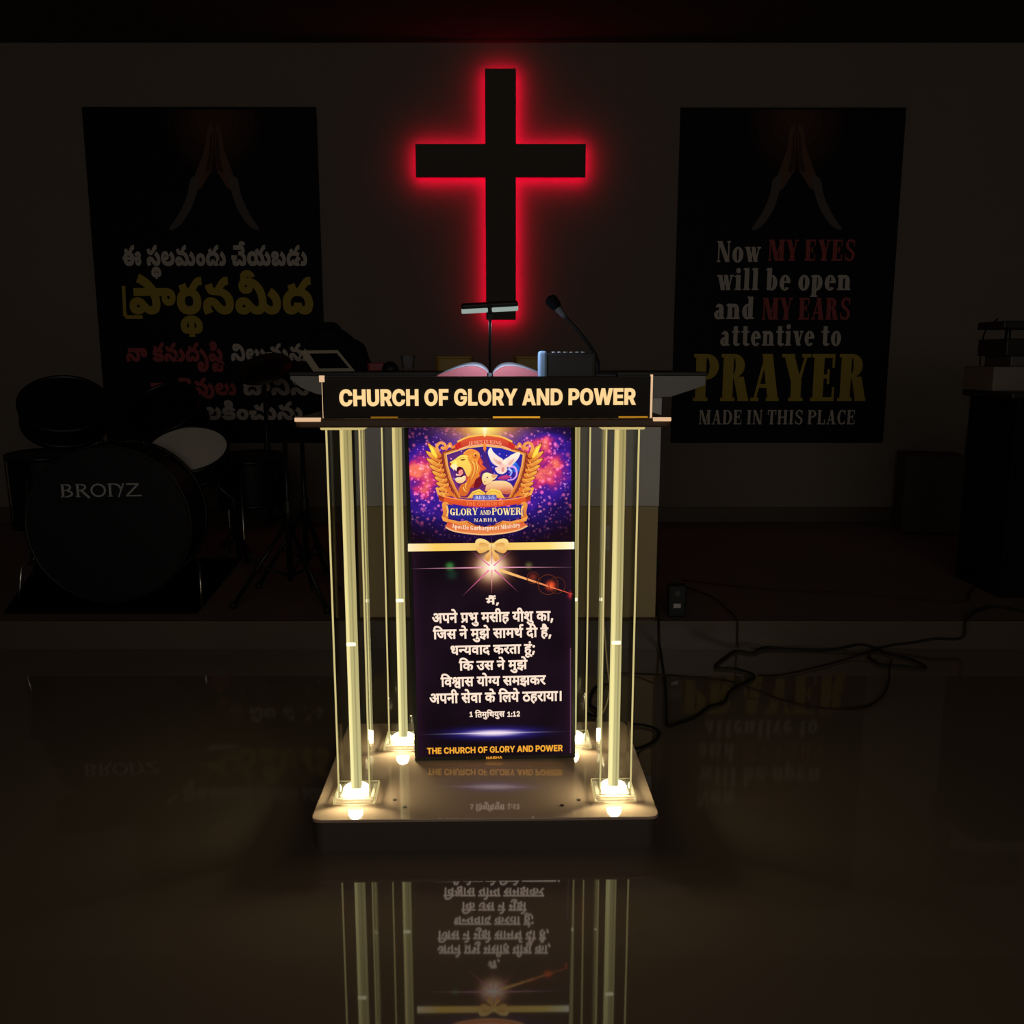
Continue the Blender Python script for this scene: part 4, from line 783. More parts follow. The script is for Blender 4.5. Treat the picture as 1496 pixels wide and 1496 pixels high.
# ------------------------------------------------------------------ shared materials
M = dict(
    wall=mat('painted_wall', (0.23, 0.195, 0.17), 0.85, var=0.05, scale=3, bump=0.05),
    ceil=mat('painted_ceiling', (0.07, 0.06, 0.05), 0.9, var=0.04, scale=3),
    floor=mat('polished_tile', (0.27, 0.215, 0.165), 0.034, spec=1.0, var=0.08, scale=1.5),
    stage=mat('stage_carpet', (0.22, 0.165, 0.145), 0.9, var=0.25, scale=60, bump=0.3),
    riser=mat('stage_riser_tile', (0.13, 0.105, 0.085), 0.25, var=0.08, scale=4),
    skirt=mat('skirting_tile', (0.10, 0.08, 0.068), 0.4, var=0.08, scale=5),
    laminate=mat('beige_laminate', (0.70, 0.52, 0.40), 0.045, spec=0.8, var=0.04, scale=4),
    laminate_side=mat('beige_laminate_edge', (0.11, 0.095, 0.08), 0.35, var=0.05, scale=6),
    black_gloss=mat('black_gloss_acrylic', (0.012, 0.009, 0.007), 0.12, spec=0.5, var=0.1),
    bronze=mat('bronze_acrylic', (0.16, 0.095, 0.055), 0.22, spec=0.6, var=0.1),
    black=mat('black_plastic', (0.012, 0.012, 0.014), 0.45, var=0.15),
    black_metal=mat('black_metal', (0.018, 0.018, 0.02), 0.35, metal=0.6, var=0.15),
    cloth=mat('black_cloth', (0.010, 0.010, 0.012), 0.95, spec=0.1, var=0.3, scale=90, bump=0.3),
    chrome=mat('chrome', (0.55, 0.55, 0.56), 0.25, metal=1.0, var=0.05),
    white_board=mat('white_laminate', (0.80, 0.80, 0.80), 0.4, var=0.04, scale=5),
    olive_board=mat('olive_laminate', (0.62, 0.50, 0.29), 0.45, var=0.06, scale=5),
    white_plastic=mat('white_plastic', (0.75, 0.78, 0.80), 0.35, var=0.03),
    dark_plastic=mat('charcoal_plastic', (0.030, 0.028, 0.027), 0.5, var=0.1),
    grey_plastic=mat('grey_plastic', (0.10, 0.10, 0.105), 0.45, var=0.1),
    head=mat('drum_skin', (0.85, 0.80, 0.70), 0.6, var=0.08, scale=20),
    drum=mat('black_drum_wrap', (0.005, 0.005, 0.008), 0.5, spec=0.25, var=0.2),
    logo=mat('grey_logo_print', (0.42, 0.43, 0.45), 0.6, var=0.1),
    mat_rug=mat('black_drum_mat', (0.010, 0.009, 0.010), 0.95, spec=0.05, var=0.2, scale=80, bump=0.3),
    brown=mat('brown_wood', (0.075, 0.040, 0.022), 0.5, var=0.25, scale=8),
    brown_dark=mat('dark_wood', (0.030, 0.018, 0.012), 0.5, var=0.25, scale=8),
    yellow=mat('yellow_plastic', (0.42, 0.26, 0.03), 0.5, var=0.1),
    red=mat('red_plastic', (0.30, 0.02, 0.02), 0.4, var=0.1),
    beige=mat('beige_case', (0.55, 0.48, 0.34), 0.6, var=0.06),
    screen=mat('dark_glass', (0.006, 0.006, 0.008), 0.15, var=0.1),
    paper=mat('paper', (0.80, 0.80, 0.85), 0.8, var=0.03, scale=30),
    red_edge=mat('red_gilt_page_edges', (0.80, 0.22, 0.24), 0.7, var=0.06, scale=90),
    leather=mat('black_leather', (0.02, 0.014, 0.012), 0.6, var=0.2, scale=60, bump=0.2),
    rubber=mat('black_rubber', (0.010, 0.009, 0.008), 0.6, var=0.2),
    wire_red=mat('dark_red_wire', (0.050, 0.014, 0.012), 0.6, var=0.2),
    wire_pale=mat('pale_wire', (0.55, 0.45, 0.30), 0.5, var=0.1),
    wire_brown=mat('brown_wire', (0.030, 0.014, 0.010), 0.6, var=0.2),
    clear=acrylic('clear_acrylic'),
    foot=acrylic('frosted_acrylic', milky=0.35),
    glass=acrylic('cup_glass', (0.9, 0.93, 0.97), milky=0.05, refl=1.5),
    edge=emit('edge_lit_acrylic', L3((222, 204, 138)), 0.85),
    cap=emit('edge_lit_cap', L3((220, 196, 128)), 0.8),
    led=emit('warm_led', (1.0, 0.90, 0.55), 9.0),
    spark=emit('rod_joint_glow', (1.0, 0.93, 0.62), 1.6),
    sign_letters=emit('lit_sign_letters', L3((255, 214, 150)), 1.0),
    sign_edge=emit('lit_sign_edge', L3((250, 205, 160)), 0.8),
    red_led=emit('red_led_strip', (1.0, 0.0, 0.04), 25.0),
    lamp=emit('cool_lamp_diffuser', (0.55, 0.68, 0.62), 0.55),
    cross=mat('cross_board', (0.115, 0.105, 0.088), 0.8, var=0.05),
    backlit=print_mat('backlit_print'),
    vinyl=print_mat('printed_vinyl', lit=False),
    ink_white=mat('pale_ink', (0.72, 0.66, 0.60), 0.7, var=0.05, spec=0.2),
    ink_red=mat('red_ink', (0.46, 0.10, 0.11), 0.7, var=0.05, spec=0.2),
    ink_yellow=mat('yellow_ink', (0.58, 0.44, 0.08), 0.7, var=0.05, spec=0.2),
)

# ------------------------------------------------------------------ the hall
WALL_Y, STAGE_Y, STAGE_Z, TOP_Z, SIDE = 5.66, 3.45, 0.115, 3.0, 4.3
def structure(name, mb, m):
    return tag(mb.build(name, m), kind='structure')
structure('floor', MB().box((-SIDE, -4.5, -0.1), (SIDE, WALL_Y + 0.2, 0.0)), M['floor'])
structure('ceiling', MB().box((-SIDE, -4.5, TOP_Z), (SIDE, WALL_Y + 0.2, TOP_Z + 0.1)), M['ceil'])
structure('wall_back', MB().box((-SIDE, WALL_Y, 0), (SIDE, WALL_Y + 0.2, TOP_Z)), M['wall'])
structure('wall_left', MB().box((-SIDE - 0.2, -4.5, 0), (-SIDE, WALL_Y + 0.2, TOP_Z)), M['wall'])
structure('wall_right', MB().box((SIDE, -4.5, 0), (SIDE + 0.2, WALL_Y + 0.2, TOP_Z)), M['wall'])
st = MB().box((-SIDE, STAGE_Y + 0.012, 0), (SIDE, WALL_Y, STAGE_Z), m=0)
st.box((-SIDE, STAGE_Y, 0), (SIDE, STAGE_Y + 0.012, STAGE_Z + 0.001), m=1)
structure('floor_stage', st, [M['stage'], M['riser']])
structure('baseboard_back', MB().box((-SIDE, WALL_Y - 0.012, STAGE_Z), (SIDE, WALL_Y, STAGE_Z + 0.10), bev=0.003), M['skirt'])

# ------------------------------------------------------------------ lit cross on the wall
Yc = WALL_Y - 0.085
def cx(px, py): 
    p = at_y(px, py, Yc)
    return (p.x, p.z)
ctr = at_y(731, 235, Yc)
def cpoly(d):
    a = [cx(708.5, 100), cx(753.5, 100), cx(753, 211), cx(856, 211), cx(854, 259), cx(752.5, 259), cx(754, 467), cx(710, 467), cx(709.5, 258), cx(607.5, 258), cx(607, 209), cx(708.5, 209)]
    xl, xr = (a[0][0] + a[7][0]) / 2, (a[1][0] + a[6][0]) / 2
    zt, zb = a[0][1], a[7][1]
    ax, bx = a[9][0], a[3][0]
    z1, z0 = (a[2][1] + a[10][1]) / 2, (a[5][1] + a[9][1]) / 2
    z1, z0 = (a[2][1] + a[11][1]) / 2, (a[5][1] + a[8][1]) / 2
    return [(xl + d, zt - d), (xr - d, zt - d), (xr - d, z1 - d), (bx - d, z1 - d), (bx - d, z0 + d), (xr - d, z0 + d), (xr - d, zb + d), (xl + d, zb + d), (xl + d, z0 + d), (ax + d, z0 + d), (ax + d, z1 - d), (xl + d, z1 - d)]
base = min(p[1] for p in cpoly(0))
cross = thing('wall_cross', 'large dark wall cross with red light glowing behind its edges', 'cross', (ctr.x, WALL_Y, base))
loc = lambda poly: [(x - ctr.x, z - base) for x, z in poly]
MB().prism(loc(cpoly(0)), -0.085, -0.062, bev=0.002).build('cross_face', M['cross'], cross)
ring_o, ring_i = loc(cpoly(0.006)), loc(cpoly(0.020))
n = len(ring_o)
vs = [(x, -0.058, z) for x, z in ring_o + ring_i] + [(x, -0.062, z) for x, z in ring_o + ring_i]
mb = MB().add(vs, [(i, (i + 1) % n, n + (i + 1) % n, n + i) for i in range(n)])
mb.build('led_strip', M['red_led'], cross)['label'] = 'glowing red light strip behind the cross'
for q_ in loc(cpoly(0.05))[::3]:
    MB().box((q_[0] - 0.012, -0.062, q_[1] - 0.012), (q_[0] + 0.012, 0, q_[1] + 0.012)).build('wall_bracket', M['black'], cross)
w0 = at_y(752, 467, WALL_Y - 0.02)
mb = MB().tube([(w0.x - 0.02, WALL_Y - 0.055, w0.z + 0.05), (w0.x, WALL_Y - 0.006, w0.z - 0.04), (w0.x + 0.004, WALL_Y - 0.004, 1.4), (w0.x + 0.002, WALL_Y - 0.004, STAGE_Z + 0.12)], 0.003, n=6)
mb.build('power_wire', M['wire_brown'], cross)

# ------------------------------------------------------------------ the two wall posters
def poster(name, label, x0, x1, ytop, ybot, fills, hands):
    Yp = WALL_Y - 0.006
    pl, pr = at_y(x0, (ytop + ybot) / 2, Yp), at_y(x1, (ytop + ybot) / 2, Yp)
    zt, zb = at_y((x0 + x1) / 2, ytop, Yp).z, at_y((x0 + x1) / 2, ybot, Yp).z
    c = (pl.x + pr.x) / 2
    o = thing(name, label, 'poster', (c, WALL_Y, zb))
    w, h = (pr.x - pl.x) / 2, zt - zb
    MB().box((-w, -0.006, 0), (w, 0, h), bev=0.001).build('vinyl_sheet', mat('black_vinyl', (0.006, 0.006, 0.011), 0.6, spec=0.15, var=0.2), o)
    def lp(px, py):
        p = at_y(px, py, Yp)
        return (p.x - c, p.z - zb)
    mb = MB()
    # warm glow print above the praying hands, then the two hands and sleeves
    gx, gy = hands
    n = 28
    for k in range(6):
        r = 88 - 14 * k
        v = 0.013 + 0.012 * k
        tess(mb, [[lp(gx + r * 0.8 * math.cos(2 * math.pi * i / n), gy - 72 + max(-15, r * 0.9 * math.sin(2 * math.pi * i / n))) for i in range(n)]], -0.0062 - 0.0001 * k, 0, (v * 1.5, v * 0.62, v * 0.36))
    skin, shade, cuff = (0.16, 0.085, 0.055), (0.07, 0.035, 0.025), (0.13, 0.115, 0.115)
    for sgn in (-1, 1):
        def q(dx, dy): return lp(gx + sgn * dx, gy + dy)
        tess(mb, [[tuple(v) for v in spline([q(2, -62), q(9, -60), q(14, -30), q(24, -2), q(30, 18), q(22, 30), q(10, 12), q(3, -4)], 4, True)]], -0.0070, 0, skin)
        tess(mb, [[tuple(v) for v in spline([q(3, -50), q(6, -48), q(8, -20), q(13, 2), q(7, 4), q(3, -10)], 4, True)]], -0.0071, 0, shade)
        tess(mb, [[tuple(v) for v in spline([q(22, 12), q(34, 14), q(40, 40), q(52, 66), q(66, 88), q(52, 84), q(36, 62), q(26, 36)], 4, True)]], -0.0072, 0, cuff)
    mb.build('praying_hands_print', M['vinyl'], o)['label'] = 'printed praying hands under a warm glow'
    for m, glyphs_fn in fills:
        for g, (ax, bx, yb, yt, ref) in glyphs_fn:
            mb = MB()
            (xa, z0), (xb, _) = lp(ax, yb), lp(bx, yb)
            z1 = lp((ax + bx) / 2, yt)[1]
            letter(mb, fit(g, xa, xb, z0, z1, ref), -0.0075)
            mb.build('lettering_line', M[m], o)
    return o
T = lambda k: sans(LINES[k].split(' '), 0, 10)
def hooked_line():
    """the yellow word, with its subscript hook wrapped round the first letter from the left"""
    g = sans(LINES['prayer1'].split(' '), 0, 10)
    hook = [(-150, 560), (-60, 560), (-60, 500), (-85, 40), (-60, -35), (330, -35), (330, -110), (-95, -110), (-165, -40), (-160, 100)]
    return g[:1] + [[hook[::-1]]] + g[1:]
S = strokes_font
poster('wall_poster', 'tall black wall poster with rows of Telugu lettering left of the cross', 138, 470.5, 156, 647,
       [('ink_white', [(T('prayer0'), (180, 449, 388, 362, 640)), (T('prayer3'), (338, 452, 527, 505, 640)), (T('prayer5'), (356, 452, 577, 555, 640)), (T('prayer6'), (268, 452, 613, 590, 640))]),
        ('ink_yellow', [(hooked_line(), (180, 458, 458, 412, 640))]),
        ('ink_red', [(T('prayer2'), (185, 328, 528, 504, 640)), (T('prayer4'), (218, 346, 577, 555, 640))])], (313, 247))
poster('wall_poster', 'tall black wall poster with English PRAYER wording right of the cross', 987, 1307, 157, 647,
       [('ink_white', [(S('Now'), (1047, 1111, 383, 352, 1)), (S('will be open'), (1047, 1242, 424, 393, 1)), (S('and'), (1043, 1101, 466, 435, 1)), (S('attentive to'), (1052, 1228, 505, 475, 1)),
                       (S('MADE IN THIS PLACE', W=0.22), (1021, 1248, 620, 599, 1))]),
        ('ink_yellow', [(S('PRAYER', W=0.30, gap=0.06), (1012, 1264, 586, 517, 1))]),
        ('ink_red', [(S('MY EYES', W=0.28), (1122, 1248, 381, 350, 1)), (S('MY EARS', W=0.28), (1113, 1241, 467, 435, 1))])], (1164, 247))

# ------------------------------------------------------------------ lectern
LEC = thing('lectern', 'acrylic lectern with four glowing light columns and black church name sign', 'lectern', (-0.062, 1.952, 0), R(1.2))
def rounded(x0, x1, y0, y1, r, n=5):
    out = []
    for cx_, cy_, a0 in ((x1 - r, y0 + r, -90), (x1 - r, y1 - r, 0), (x0 + r, y1 - r, 90), (x0 + r, y0 + r, 180)):
        for i in range(n + 1):
            a = R(a0 + 90 * i / n)
            out.append((cx_ + r * math.cos(a), cy_ + r * math.sin(a)))
    return out
BW, BD = 0.413, 0.565
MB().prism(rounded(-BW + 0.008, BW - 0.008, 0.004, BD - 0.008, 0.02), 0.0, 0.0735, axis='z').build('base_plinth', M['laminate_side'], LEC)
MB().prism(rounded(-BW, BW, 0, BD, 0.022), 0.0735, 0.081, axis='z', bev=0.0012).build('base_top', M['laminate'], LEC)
for sx, sy in ((-0.197, 0.058), (0.185, 0.058), (-0.225, 0.095), (0.228, 0.085)):
    MB().cyl((sx, sy, 0.0805), (sx, sy, 0.0825), 0.0048, n=12).build('screw', M['brown_dark'], LEC)

def rod_material():
    m = bpy.data.materials.new('light_guide_rod')
    e = Nodes(m)
    t = e.m('DIVIDE', e.z, 0.92)
    col = e.ramp(t, [(0.0, L3((252, 240, 172))), (0.35, L3((240, 226, 158))), (1.0, L3((214, 194, 128)))])
    streak = e.m('ADD', 0.45, e.m('MULTIPLY', 0.5, e.m('POWER', e.m('ABSOLUTE', e.m('SINE', e.m('MULTIPLY', e.m('ADD', e.x, 0.004), 330.0))), 0.5)))
    streak = e.m('ADD', e.m('MULTIPLY', streak, 0.85), e.m('MULTIPLY', 0.62, e.m('LESS_THAN', e.x, -0.003)))
    e.emission(col, e.m('MULTIPLY', streak, 0.80))
    return m
M['rod'] = rod_material()
TUBE_H = 0.912
def column(x, y, s, joint):
    c = bpy.data.objects.new('light_column', None)
    c.empty_display_size = 0.05
    COL.objects.link(c)
    c.parent = LEC
    c.location = (x, y, 0.081)
    h = 0.039 * s
    t = 0.004
    MB().box((-0.050, -0.050, 0.0), (0.050, 0.050, 0.014), bev=0.004).build('foot_plate', M['foot'], c)
    mb = MB()
    b = 0.0014
    for z in (0.0035, 0.0125):
        P = [(-0.0495, -0.0495, z), (0.0495, -0.0495, z), (0.0495, 0.0495, z), (-0.0495, 0.0495, z)]
        for i in range(4):
            mb.tube([P[i], P[(i + 1) % 4]], 0.0011, n=6)
    for i in range(4):
        q = [(-0.0495, -0.0495), (0.0495, -0.0495), (0.0495, 0.0495), (-0.0495, 0.0495)][i]
        mb.tube([(q[0], q[1], 0.003), (q[0], q[1], 0.0125)], 0.0011, n=6)
    mb.build('foot_edge', M['edge'], c)
    # hollow square tube, wall by wall
    mb = MB()
    for lo, hi in (((-h, -h), (h, -h + t)), ((-h, h - t), (h, h)), ((-h, -h + t), (-h + t, h - t)), ((h - t, -h + t), (h, h - t))):
        mb.box((lo[0], lo[1], 0.014), (hi[0], hi[1], TUBE_H))
    mb.build('tube', M['clear'], c)
    mb = MB()
    for sx in (-1, 1):
        mb.box((sx * h - 0.0019 - sx * 0.0015, -h - 0.0006, 0.016), (sx * h + 0.0019 - sx * 0.0015, -h + 0.0044, TUBE_H), bev=0.001)
    mb.build('tube_edge', M['edge'], c)['label'] = 'glowing polished edge of the clear tube'
    MB().box((-0.0125 * s, -0.010, 0.020), (0.0125 * s, 0.012, TUBE_H), bev=0.003).build('light_rod', M['rod'], c)
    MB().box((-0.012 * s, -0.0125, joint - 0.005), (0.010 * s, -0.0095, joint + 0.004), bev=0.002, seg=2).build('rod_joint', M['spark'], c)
    # the led puck inside the foot
    MB().lathe([(0.0, 0.022), (0.030, 0.022), (0.033, 0.018), (0.033, 0.014), (0.0, 0.014)], n=24).build('led_puck', M['led'], c)
    MB().box((-0.050, -0.045, TUBE_H), (0.050, 0.050, TUBE_H + 0.010), bev=0.003).build('cap_plate', M['cap'], c)
    l = bpy.data.lights.new('column_led', 'POINT')
    l.energy = 1.25
    l.color = (1.0, 0.86, 0.50)
    l.shadow_soft_size = 0.018
    lo = bpy.data.objects.new('column_led', l)
    lo.location = (0, -0.026, 0.032)
    lo.parent = c
    COL.objects.link(lo)
    return c
column(-0.322, 0.122, 1.0, 0.395)
column(0.318, 0.122, 1.0, 0.395)
column(-0.236, 0.425, 0.95, 0.42)
column(0.241, 0.425, 0.95, 0.42)

MB().prism(rounded(-0.417, 0.417, 0.012, 0.47, 0.018), 1.003, 1.023, axis='z', bev=0.004).build('shelf', M['bronze'], LEC)
for x0, x1 in ((-0.414, -0.357), (0.374, 0.414)):  # glowing strips that paint the light on top of the shelf ends
    MB().box((x0, 0.010, 1.0165), (x1, 0.018, 1.0250), bev=0.001).build('shelf_sheen', M['sign_edge'], LEC)['label'] = 'painted bright sheen of the lit shelf top at its ends'
SX0, SX1, SZ0, SZ1, SY = -0.356, 0.373, 1.023, 1.114, 0.036
sign = MB().box((SX0, SY, SZ0), (SX1, SY + 0.012, SZ1), bev=0.0015).build('sign_panel', M['black_gloss'], LEC)
def sp(px, py):
    return on_plane(px, py, matrix_of(LEC, SY))
mb = MB()
(xa, z0), (xb, _) = sp(496.5, 592), sp(928.5, 592)
z1 = sp(712, 568.5)[1]
letter(mb, fit(sans("CHURCH OF GLORY AND POWER", -6, 16), xa, xb, z0, z1, 728, slope=0.0012), SY - 0.005, depth=0.005)
o = mb.build('sign_lettering', M['sign_letters'], sign)
o['label'] = 'lit warm white raised letters of the church name'
MB().tube([(SX0, SY + 0.004, SZ0), (SX0, SY + 0.004, SZ1)], 0.0018, n=6).build('sign_edge', M['sign_edge'], sign)
MB().cyl((SX0, SY, SZ1 - 0.012), (SX0, SY, SZ1 + 0.002), 0.006, n=12).build('corner_cap', M['sign_edge'], sign)
mb = MB().tube([(SX1, SY + 0.002, SZ0), (SX1, SY + 0.002, SZ1 + 0.004)], 0.0030, n=6)
mb.build('sign_edge', M['sign_edge'], sign)
for sx in (-1, 1):
    x = 0.008 + sx * 0.358
    MB().box((x - 0.004, SY + 0.012, SZ0), (x + 0.004, 0.44, 1.098), bev=0.001).build('side_panel', M['clear'], LEC)
MB().box((-0.352, SY + 0.014, 1.088), (0.368, 0.44, 1.098), bev=0.002).build('desk_top', M['black_gloss'], LEC)
for xa_, xb_, k_ in ((0.02, 0.125, 0.75), (0.30, 0.365, 0.45), (-0.25, -0.19, 0.22)):  # glowing bars that paint the gold gleam reflected on the shelf
    MB().box((xa_, SY - 0.009, 1.0232), (xb_, SY - 0.004, 1.0262), bev=0.001).build('sign_gleam', emit('amber_gleam', L3((255, 176, 50)), k_), LEC)['label'] = 'painted amber gleam along the foot of the sign'

# ------------------------------------------------------------------ light box between the columns
LB = thing('light_box', 'tall illuminated light box with lion emblem and Hindi verse on lectern base', 'illuminated sign', (-0.0455, 2.262, 0.0840), R(1.2))
LB.rotation_euler = (0, R(-0.7), R(1.2))          # it stands a touch crooked
LBM = matrix_of(LB)
HW, HH, TH = 0.2170, 0.9150, 0.055
fr = MB()
for lo, hi in (((-HW, 0, 0), (HW, TH, 0.010)), ((-HW, 0, HH - 0.008), (HW, TH, HH)), ((-HW, 0, 0.010), (-HW + 0.010, TH, HH - 0.008)), ((HW - 0.010, 0, 0.010), (HW, TH, HH - 0.008))):
    fr.box(lo, hi, bev=0.001)
fr.box((-HW + 0.010, TH - 0.006, 0.010), (HW - 0.010, TH, HH - 0.008))
fr.build('frame', M['black'], LB)
def lb(px, py): return on_plane(px, py, LBM)
def K(a, b): return lb(570 + a / 4.987, 600 + b / 4.987)          # emblem and flare, read from a close view
def K3(a, b): return lb(570 + a / 4.274, 780 + b / 4.274)         # verse, read from a close view
split = K(740, 985)[1]
def sheet(name, z0, z1, m, y=0.002):
    mb = MB().add([(-HW + 0.009, y, z0), (HW - 0.009, y, z0), (HW - 0.009, y, z1), (-HW + 0.009, y, z1)], [(0, 1, 2, 3)])
    return mb.build(name, m, LB)
# starry nebula print
gm = bpy.data.materials.new('nebula_print')
e = Nodes(gm)
cxn, czn = K(690, 480)
d = e.gauss(cxn, czn, 0.235, 0.13, 1.6)
n1 = e.noise(26.0, 6)
n2 = e.noise(11.0, 3)
val = e.m('MULTIPLY', d, e.m('ADD', 0.18, e.m('MULTIPLY', n1, 1.1)))
side = e.m('ADD', e.gauss(*K(230, 420), 0.055, 0.035), e.gauss(*K(1130, 420), 0.065, 0.045))
side = e.m('ADD', side, e.m('MULTIPLY', e.gauss(*K(1130, 230), 0.05, 0.02), 0.8))
side = e.m('ADD', side, e.m('MULTIPLY', e.gauss(*K(210, 620), 0.04, 0.04), 0.45))
val = e.m('ADD', e.m('MULTIPLY', val, 0.72), e.m('MULTIPLY', side, e.m('MULTIPLY', n1, 0.95)))
col = e.ramp(val, [(0.02, L3((24, 10, 22))), (0.20, L3((34, 18, 88))), (0.38, L3((62, 28, 150))), (0.52, L3((120, 34, 132))), (0.66, L3((206, 50, 110))), (0.85, L3((250, 118, 96)))])
mask = e.m('MINIMUM', e.m('ADD', e.m('MULTIPLY', d, 1.15), e.m('MULTIPLY', side, 0.5)), 1.0)
for sc_, sz_, thr, rgb, k in ((70, 0.32, 0.40, (0.95, 0.20, 0.36), 1.0), (120, 0.32, 0.45, (0.80, 0.25, 0.60), 0.8), (58, 0.34, 0.62, (0.90, 0.14, 0.30), 0.9), (46, 0.20, 0.62, (1.0, 0.40, 0.50), 1.0), (34, 0.26, 0.70, (0.85, 0.12, 0.22), 0.55)):
    sp_, sc2 = e.spots(sc_, sz_)
    sep = e.nt.nodes.new('ShaderNodeSeparateXYZ')
    e.nt.links.new(sc2, sep.inputs[0])
    gate = e.m('GREATER_THAN', sep.outputs[0], thr)
    amt = e.m('MULTIPLY', e.m('MULTIPLY', sp_, gate), e.m('MULTIPLY', e.m('POWER', mask, 1.3), k * 1.8))
    col = e.add(col, rgb, e.m('MINIMUM', amt, 0.85))
gx, gz = K(690, 105)
col = e.mix(col, L3((250, 150, 60)), e.m('MINIMUM', e.gauss(gx, gz, 0.074, 0.040), 1.0))
col = e.mix(col, L3((255, 246, 120)), e.gauss(gx, gz, 0.036, 0.028))
col = e.mix(col, L3((255, 255, 215)), e.gauss(gx, gz, 0.006, 0.022))
e.emission(col, 1.0)
sheet('nebula_print', split, HH - 0.008, gm)['label'] = 'violet and pink starry upper print'
# dark lower print with the star flare and the blue-white lens
fm = bpy.data.materials.new('flare_print')
e = Nodes(fm)
fx, fz = K(740, 1140)
col = e.ramp(e.noise(5.0, 2), [(0.3, L3((17, 9, 14))), (0.7, L3((30, 17, 28)))])
col = e.mix(col, L3((58, 28, 52)), e.m('MULTIPLY', e.m('POWER', e.m('DIVIDE', e.m('ABSOLUTE', e.x), HW), 14.0), 0.7))
col = e.add(col, L3((200, 120, 90)), e.m('MULTIPLY', e.gauss(fx, fz, 0.044, 0.042, 1.3), 0.55))
col = e.mix(col, L3((252, 205, 160)), e.gauss(fx, fz, 0.034, 0.033, 1.7))
col = e.mix(col, L3((255, 246, 225)), e.gauss(fx, fz, 0.018, 0.016))
for a, b, s_, rgb, k in ((435, 1135, 0.009, (60, 130, 60), 0.8), (1010, 1130, 0.008, (120, 110, 60), 0.5), (1170, 1275, 0.010, (255, 90, 40), 0.9), (1040, 1215, 0.009, (140, 50, 20), 0.6), (1325, 1345, 0.008, (220, 50, 50), 0.8), (450, 1195, 0.012, (20, 70, 50), 0.35)):
    x0, z0 = K(a, b)
    col = e.add(col, L3(rgb), e.m('MULTIPLY', e.gauss(x0, z0, s_, s_, 1.2), k))
lx, lz = K3(650, 1245)
col = e.add(col, L3((60, 50, 190)), e.m('MULTIPLY', e.gauss(lx, lz, 0.085, 0.0120), 0.9))
col = e.mix(col, L3((238, 216, 236)), e.gauss(lx, lz, 0.056, 0.0072, 1.4))
col = e.mix(col, L3((250, 235, 245)), e.gauss(lx - 0.004, lz, 0.085, 0.0014))
e.emission(col, 1.0)
sheet('flare_print', 0.010, split, fm)['label'] = 'near-black lower print with a star flare'

zg = []
for k in range(58):
    zg.append((HW - 0.0125 + (0.0012 if k % 2 else -0.0012), -0.001, 0.014 + 0.0052 * k))
MB().tube(zg, 0.0011, n=6).build('stitched_edge', emit('lit_mauve_piping', L3((112, 72, 96)), 0.9), LB)['label'] = 'glowing mauve stitched edge'
def ink(*c): return L3(c)
art = MB()
depth = [0.0016]
def up():
    depth[0] -= 0.00002
    return depth[0]
def shape(pts, c, c2=None, smooth=0, f=K, mb=None):
    q = [f(*p) for p in pts]
    if smooth:
        q = [tuple(v) for v in spline(q, smooth, True)]
    tess(art if mb is None else mb, [q], up(), 0, L3(c), L3(c2) if c2 else None)
def band(pts, w, c, f=K, k=5, w2=None, mb=None):
    """a drawn line with width (in the close view's pixels), tapering to w2"""
    P = [Vector(p) for p in spline(pts, k)]
    n = len(P)
    L, Rr = [], []
    for i, p in enumerate(P):
        d_ = (P[min(i + 1, n - 1)] - P[max(i - 1, 0)]).normalized()
        nn = Vector((-d_.y, d_.x))
        ww = w if w2 is None else w + (w2 - w) * i / (n - 1)
        L.append(f(*(p + nn * ww / 2)))
        Rr.append(f(*(p - nn * ww / 2)))
    y = up()
    target = art if mb is None else mb
    vs = [(p[0], y, p[1]) for p in L + Rr]
    target.add(vs, [(i, i + 1, n + i + 1, n + i) for i in range(n - 1)], 0, False, L3(c))
def ellipse(cx_, cy_, rx, ry, c, c2=None, f=K, hole=0):
    n = 24
    shape([(cx_ + rx * math.cos(2 * math.pi * i / n), cy_ + ry * math.sin(2 * math.pi * i / n)) for i in range(n)], c, c2, 0, f)
mir = lambda p: (1378 - p[0], p[1])
both = lambda pts: (pts, [mir(p) for p in pts])
# wings: rows of feathers
tips = [(270, 232), (254, 290), (258, 345), (278, 395), (298, 440), (316, 482), (328, 525), (338, 565), (350, 600)]
roots = [(372, 345), (378, 375), (386, 410), (396, 445), (406, 480), (418, 515), (430, 548), (444, 580), (458, 606)]
for t_, r_ in list(zip(tips, roots))[::-1]:
    for s_ in (0, 1):
        a, b = Vector(t_), Vector(r_)
        d_ = (b - a)
        nn = Vector((-d_.y, d_.x)).normalized() * 25
        pts = [a, a + d_ * 0.25 + nn * 0.75, a + d_ * 0.6 + nn, b + nn * 0.7, b - nn * 0.7, a + d_ * 0.6 - nn * 0.9, a + d_ * 0.25 - nn * 0.5]
        pts = [tuple(p) for p in pts]
        pts2 = [tuple(Vector(p) * 0.86 + (a * 0.5 + b * 0.5) * 0.14) for p in pts]
        if s_:
            pts, pts2 = [mir(p) for p in pts], [mir(p) for p in pts2]
        shape(pts, (132, 40, 28), None, 3)
        shape(pts2, (255, 190, 76), (214, 96, 38), 3)
